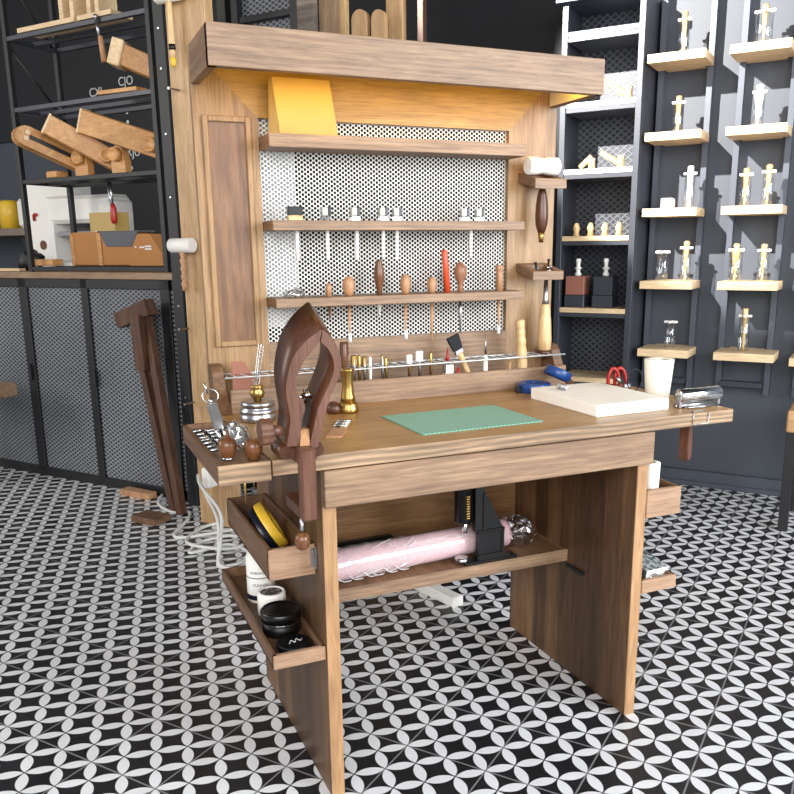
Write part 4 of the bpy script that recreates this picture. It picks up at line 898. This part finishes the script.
b = MB().box(-1.80, -1.66, 1.10, 1.20, 0, .03, .004); tag(b.build('timber_block', 'tray', None, (-1.75, 1.11, 0), 'r'), 'flat brown timber block lying on the tiles before the leaning timber', 'block')
b = MB().box(-2.16, -1.97, 1.36, 1.42, 0, .03, .004); tag(b.build('timber_offcut', 'tan', None, (-2.05, 1.39, 0), 'r'), 'pale wooden offcut on the tiles at the counter foot', 'offcut')
# stools at the picture's edges
def stool(s0, s1, d0, d1, z0, z1, legs, lab, mat):
    t = thing('stool', lab, 'stool', ((s0+s1)/2, (d0+d1)/2, 0), 'r'); MB().box(s0, s1, d0, d1, z0, z1, .006).build('seat', mat, t)
    for s, d in legs: MB().box(s-.018, s+.018, d-.018, d+.018, 0, z0).build('leg', 'black', t)
stool(.63, 1.0, 2.25, 2.6, .41, .497, ((.652, 2.275), (.97, 2.275), (.652, 2.57), (.97, 2.57)), 'stool with a light wooden seat on black steel legs by the right wall', 'stoolw')
stool(-3.25, -2.655, 1.0, 1.24, .462, .525, ((-3.2, 1.04), (-2.95, 1.04), (-3.2, 1.2), (-2.95, 1.2)), 'stool with a brown wooden seat before the mesh counter at far left', 'counter')

# ------------------------------------------------------------------ display shelving on the right wall
WD = 2.795
def bay(s0, s1, lab):
    t = thing('display_bay', lab, 'display unit', ((s0+s1)/2, 2.7, .49), 'r', group='display bays on the right wall')
    for s in (s0-.015, s1+.015):   # uprights sit beside the narrow rear part of the boards
        MB().prism([(s-.012, 2.742, 3.2), (s+.012, 2.742, 3.2), (s+.012, WD, 3.2), (s-.012, WD, 3.2)], (.0, 0, -2.73)).build('upright', 'grey', t)
    MB().box(s0, s1, 2.70, 2.74, .505, .53).build('rail', 'steelblk', t)
    return t
bays = [(-.04, .150, 'display bay of pale shelves nearest the mesh unit'), (.298, .486, 'display bay of pale shelves right of the first'), (.622, .80, 'display bay of pale shelves at the right picture edge')]
for s0, s1, lab in bays: bay(s0+.006, s1-.006, lab)
MB_ = None
def board(s0, s1, zt, lab):
    b = MB().prism([(s0, 2.55, zt-.034), (s1, 2.55, zt-.034), (s1, 2.741, zt-.034), (s1-.034, 2.741, zt-.034), (s1-.034, 2.79, zt-.034), (s0+.034, 2.79, zt-.034), (s0+.034, 2.741, zt-.034), (s0, 2.741, zt-.034)], (0, 0, .034))
    tag(b.build('display_board', 'birch', None, ((s0+s1)/2, 2.67, zt-.034), 'r'), lab, 'shelf', 'pale display boards')
od = ['top', 'second', 'third', 'fourth', 'lowest']
for i, z in enumerate((1.918, 1.605, 1.290, .978, .676)):
    dx = .006*i
    board(-.064+dx, .172+dx*.4, z, od[i]+' pale shelf board of the bay nearest the mesh unit')
    board(.266+dx, .495+dx*1.6, z, od[i]+' pale shelf board of the bay second from the mesh unit')
    if i > 2: board(.594, .83, z-.01, od[i]+' pale shelf board of the bay at the right picture edge')
def vial(s, z, h, lab, stem='gold', d=2.64, r=.022, cross=True, topr=.014, shape=0):
    t = thing('perfume_vial', lab, 'vial', (s, d, z), 'r', group='glass vials on the display boards')
    MB().lathe([(0, r*.9), (.002, r), (h*.8, r), (h*.8+.001, r*.93)], (s, d, z), n=16, cap=False).build('tube', 'glass', t)
    if stem:
        if shape == 0: pf = [(0, .009), (.004, .009), (.006, .004), (h*.25, .005), (h*.4, .008), (h*.62, .011), (h*.8, .013), (h*.86, .010), (h*.9, topr), (h*.97, topr), (h, .007)]
        elif shape == 1: pf = [(0, .01), (.004, .01), (.006, .004), (h*.2, .006), (h*.35, .012), (h*.42, .008), (h*.5, .014), (h*.7, .019), (h*.82, .019), (h*.88, .011), (h*.95, .016), (h, .008)]
        else: pf = [(0, .007), (h*.1, .007), (h*.3, .009), (h*.7, .011), (h*.75, .013), (h*.98, .013), (h, .01)]
        MB().lathe(pf, (s, d, z+.002), n=14).build('stem', stem, t)
    if cross:
        MB().box(s-r-.006, s+r+.006, d-.005, d+.005, z+h*.8, z+h*.8+.011, .002).box(s-.005, s+.005, d-r-.006, d+r+.006, z+h*.8, z+h*.8+.011, .002).build('collar', 'white', t)
    return t
zz = (1.918, 1.605, 1.290, .978, .676)
vial(.062, zz[0], .168, 'gold topped glass vial on the top board of the bay nearest the mesh unit', shape=2, topr=.02)
vial(.058, zz[1], .150, 'slim gold vial on the second board of the bay nearest the mesh unit', shape=2)
vial(.126, zz[2], .175, 'white stemmed vial on the third board of the bay nearest the mesh unit', 'cream', shape=2)
b = MB().box(.012, .062, 2.61, 2.67, zz[2], zz[2]+.045, .004); tag(b.build('soap_block', 'white', None, (.037, 2.64, zz[2]), 'r'), 'small white block left of the white stemmed vial on the third board', 'block')
vial(.028, zz[3], .15, 'empty clear twin collared vial on the fourth board of the bay nearest the mesh unit', None, r=.026)
vial(.130, zz[3], .172, 'gold stemmed vial right of the empty one on the fourth board', shape=0)
vial(.082, zz[4], .14, 'empty clear vial on the lowest board of the bay nearest the mesh unit', None, r=.024)
vial(.376, zz[0], .155, 'tall gold vial on the top board of the second bay', shape=0, r=.034)
vial(.380, zz[1], .165, 'pale gold vial on the second board of the second bay', 'cream', shape=1)
vial(.355, zz[2], .155, 'left gold vial of the pair on the third board of the second bay', shape=0)
vial(.443, zz[2], .165, 'right gold vial of the pair on the third board of the second bay', shape=0)
vial(.339, zz[3], .158, 'broad gold goblet vial left on the fourth board of the second bay', shape=1, r=.027)
vial(.450, zz[3], .155, 'slim gold vial right on the fourth board of the second bay', shape=0)
vial(.396, zz[4], .185, 'copper topped vial on the lowest board of the second bay', shape=2)
# mesh display unit
t = thing('mesh_shelf_unit', 'grey steel shelf unit with expanded mesh back on the right wall', 'shelf unit', (-.26, 2.65, .3), 'r')
for s in (-.425, -.088): MB().box(s-.013, s+.013, 2.53, 2.56, .3, 2.16).build('post', 'steelblk', t)
for s in (-.432, -.079): MB().box(s-.004, s+.004, 2.56, WD, .3, 2.16).build('side_panel', 'steelblk', t)
MB().box(-.43, -.08, 2.775, 2.78, .3, 2.16, 0).build('mesh_back', 'exp2', t)
for z, m in ((2.045, 'grey'), (1.752, 'white'), (1.47, 'white'), (1.178, 'birch'), (.853, 'birch'), (.53, 'birch')):
    b = MB().use(m).box(-.41, -.10, 2.53, 2.77, z-.022, z).use('steelblk').box(-.41, -.10, 2.532, 2.77, z-.042, z-.022); b.build('shelf', None, t)
MB().box(-.46, -.076, 2.50, WD, 2.16, 2.19).build('top', 'grey', t)
def peg_tool(s0, z0, s1, z1, lab, m='pale'):
    t = thing('wooden_toggle', lab, 'ornament', ((s0+s1)/2, 2.62, min(z0, z1)), 'r', group='small wooden pieces in the mesh unit')
    MB().rod((s0, 2.62, z0), (s1, 2.62, z1), .011, .014, 10).build('bar', m, t); MB().lathe([(0, .017), (.03, .014), (.045, .017)], (s1, 2.62, min(z0, z1)-.008), n=12).build('foot', m, t)
peg_tool(-.27, 1.845, -.155, 1.775, 'slanting pale wooden piece on the upper shelf of the mesh unit')
peg_tool(-.365, 1.485, -.31, 1.53, 'left pale wooden piece on the second shelf of the mesh unit')
peg_tool(-.27, 1.545, -.175, 1.49, 'right slanting pale wooden piece on the second shelf of the mesh unit')
for i, s in enumerate((-.364, -.297, -.23, -.165)):
    b = MB().lathe([(0, .016), (.02, .012), (.035, .017), (.05, .012), (.06, .006)], (s, 2.60, 1.178), n=12); tag(b.build('turned_piece', 'pale', None, (s, 2.60, 1.178), 'r'), ['first', 'second', 'third', 'fourth'][i]+' small turned piece from the left on the mesh unit shelf', 'ornament', 'turned pieces in the mesh unit')
for i, s in enumerate((-.355, -.222)):
    t = thing('trophy_box', ['brown and grey box topped by a pale turned finial in the mesh unit', 'dark grey box topped by a pale turned finial in the mesh unit'][i], 'box', (s, 2.62, .853), 'r', group='finial boxes in the mesh unit')
    MB().box(s-.048, s+.048, 2.57, 2.67, .853, .91, .003).build('base', 'steelblk', t); MB().box(s-.045, s+.045, 2.573, 2.667, .91, .997, .003).build('case', 'leather' if i == 0 else 'steelblk', t)
    MB().lathe([(0, .014), (.01, .016), (.02, .009), (.032, .012), (.036, .019), (.042, .009), (.06, .010), (.072, .013), (.08, .009)], (s, 2.62, .997), n=14).build('finial', 'cream', t)

# ------------------------------------------------------------------ light
def area(name, loc, target, sx, sy, e, c):
    l = bpy.data.lights.new(name, 'AREA'); l.shape = 'RECTANGLE'; l.size = sx; l.size_y = sy; l.energy = e; l.color = c
    o = bpy.data.objects.new(name, l); COL.objects.link(o); o.location = loc
    o.rotation_euler = (Vector(target)-Vector(loc)).to_track_quat('-Z', 'Y').to_euler(); return o
def room(s, d, z): p = W*s+N*d; return (p.x, p.y, z)
area('window_light', room(2.2, -3.6, 2.2), room(0, .8, .8), 4.0, 2.4, 265, (1, .98, .96))
area('side_window_light', room(4.2, .4, 1.9), room(.2, .9, .5), 2.6, 2.2, 250, (.92, .96, 1))
area('left_window_light', room(-4.5, -2.2, 2.3), room(-.6, 1, .8), 2.5, 2.2, 100, (1, .96, .9))
l = bpy.data.lights.new('sunlight', 'SPOT'); l.energy = 3000; l.spot_size = math.radians(23); l.spot_blend = .25; l.shadow_soft_size = .03; l.color = (1, .96, .9)
o = bpy.data.objects.new('sunlight', l); COL.objects.link(o)
tg = Vector(room(.18, 2.75, 1.72)); src = tg+(-N*3.2-W*1.6+Vector((0, 0, 1.5)))
o.location = src; o.rotation_euler = (tg-src).to_track_quat('-Z', 'Y').to_euler()
wd = bpy.data.worlds.new('World'); S.world = wd; wd.use_nodes = True
bg = wd.node_tree.nodes['Background']; bg.inputs[0].default_value = (.9, .95, 1, 1); bg.inputs[1].default_value = .38
# ------------------------------------------------------------------ camera
cam = bpy.data.cameras.new('camera'); cam.sensor_width = 36; cam.sensor_fit = 'HORIZONTAL'; cam.lens = 825.78765/794*36
cam.shift_x = -7.69828/794; cam.shift_y = 47.0289/794; cam.clip_start = .02
co = bpy.data.objects.new('camera', cam); COL.objects.link(co)
yw, pt, rl = [math.radians(a) for a in (23.41209632, -13.31331841, -.61898729)]
fw = Vector((math.sin(yw)*math.cos(pt), math.cos(yw)*math.cos(pt), math.sin(pt))); rt = Vector((math.cos(yw), -math.sin(yw), 0)); up = rt.cross(fw)
r2 = rt*math.cos(rl)+up*math.sin(rl); u2 = -rt*math.sin(rl)+up*math.cos(rl)
mw_ = Matrix((r2, u2, -fw)).transposed().to_4x4(); mw_.translation = Vector((-.46039816, -1.46896908, 1.13080984)); co.matrix_world = mw_
S.camera = co
S.view_settings.view_transform = 'Standard'; S.view_settings.look = 'None'; S.view_settings.exposure = 0
for o in S.objects:
    if '_o' in o: del o['_o']
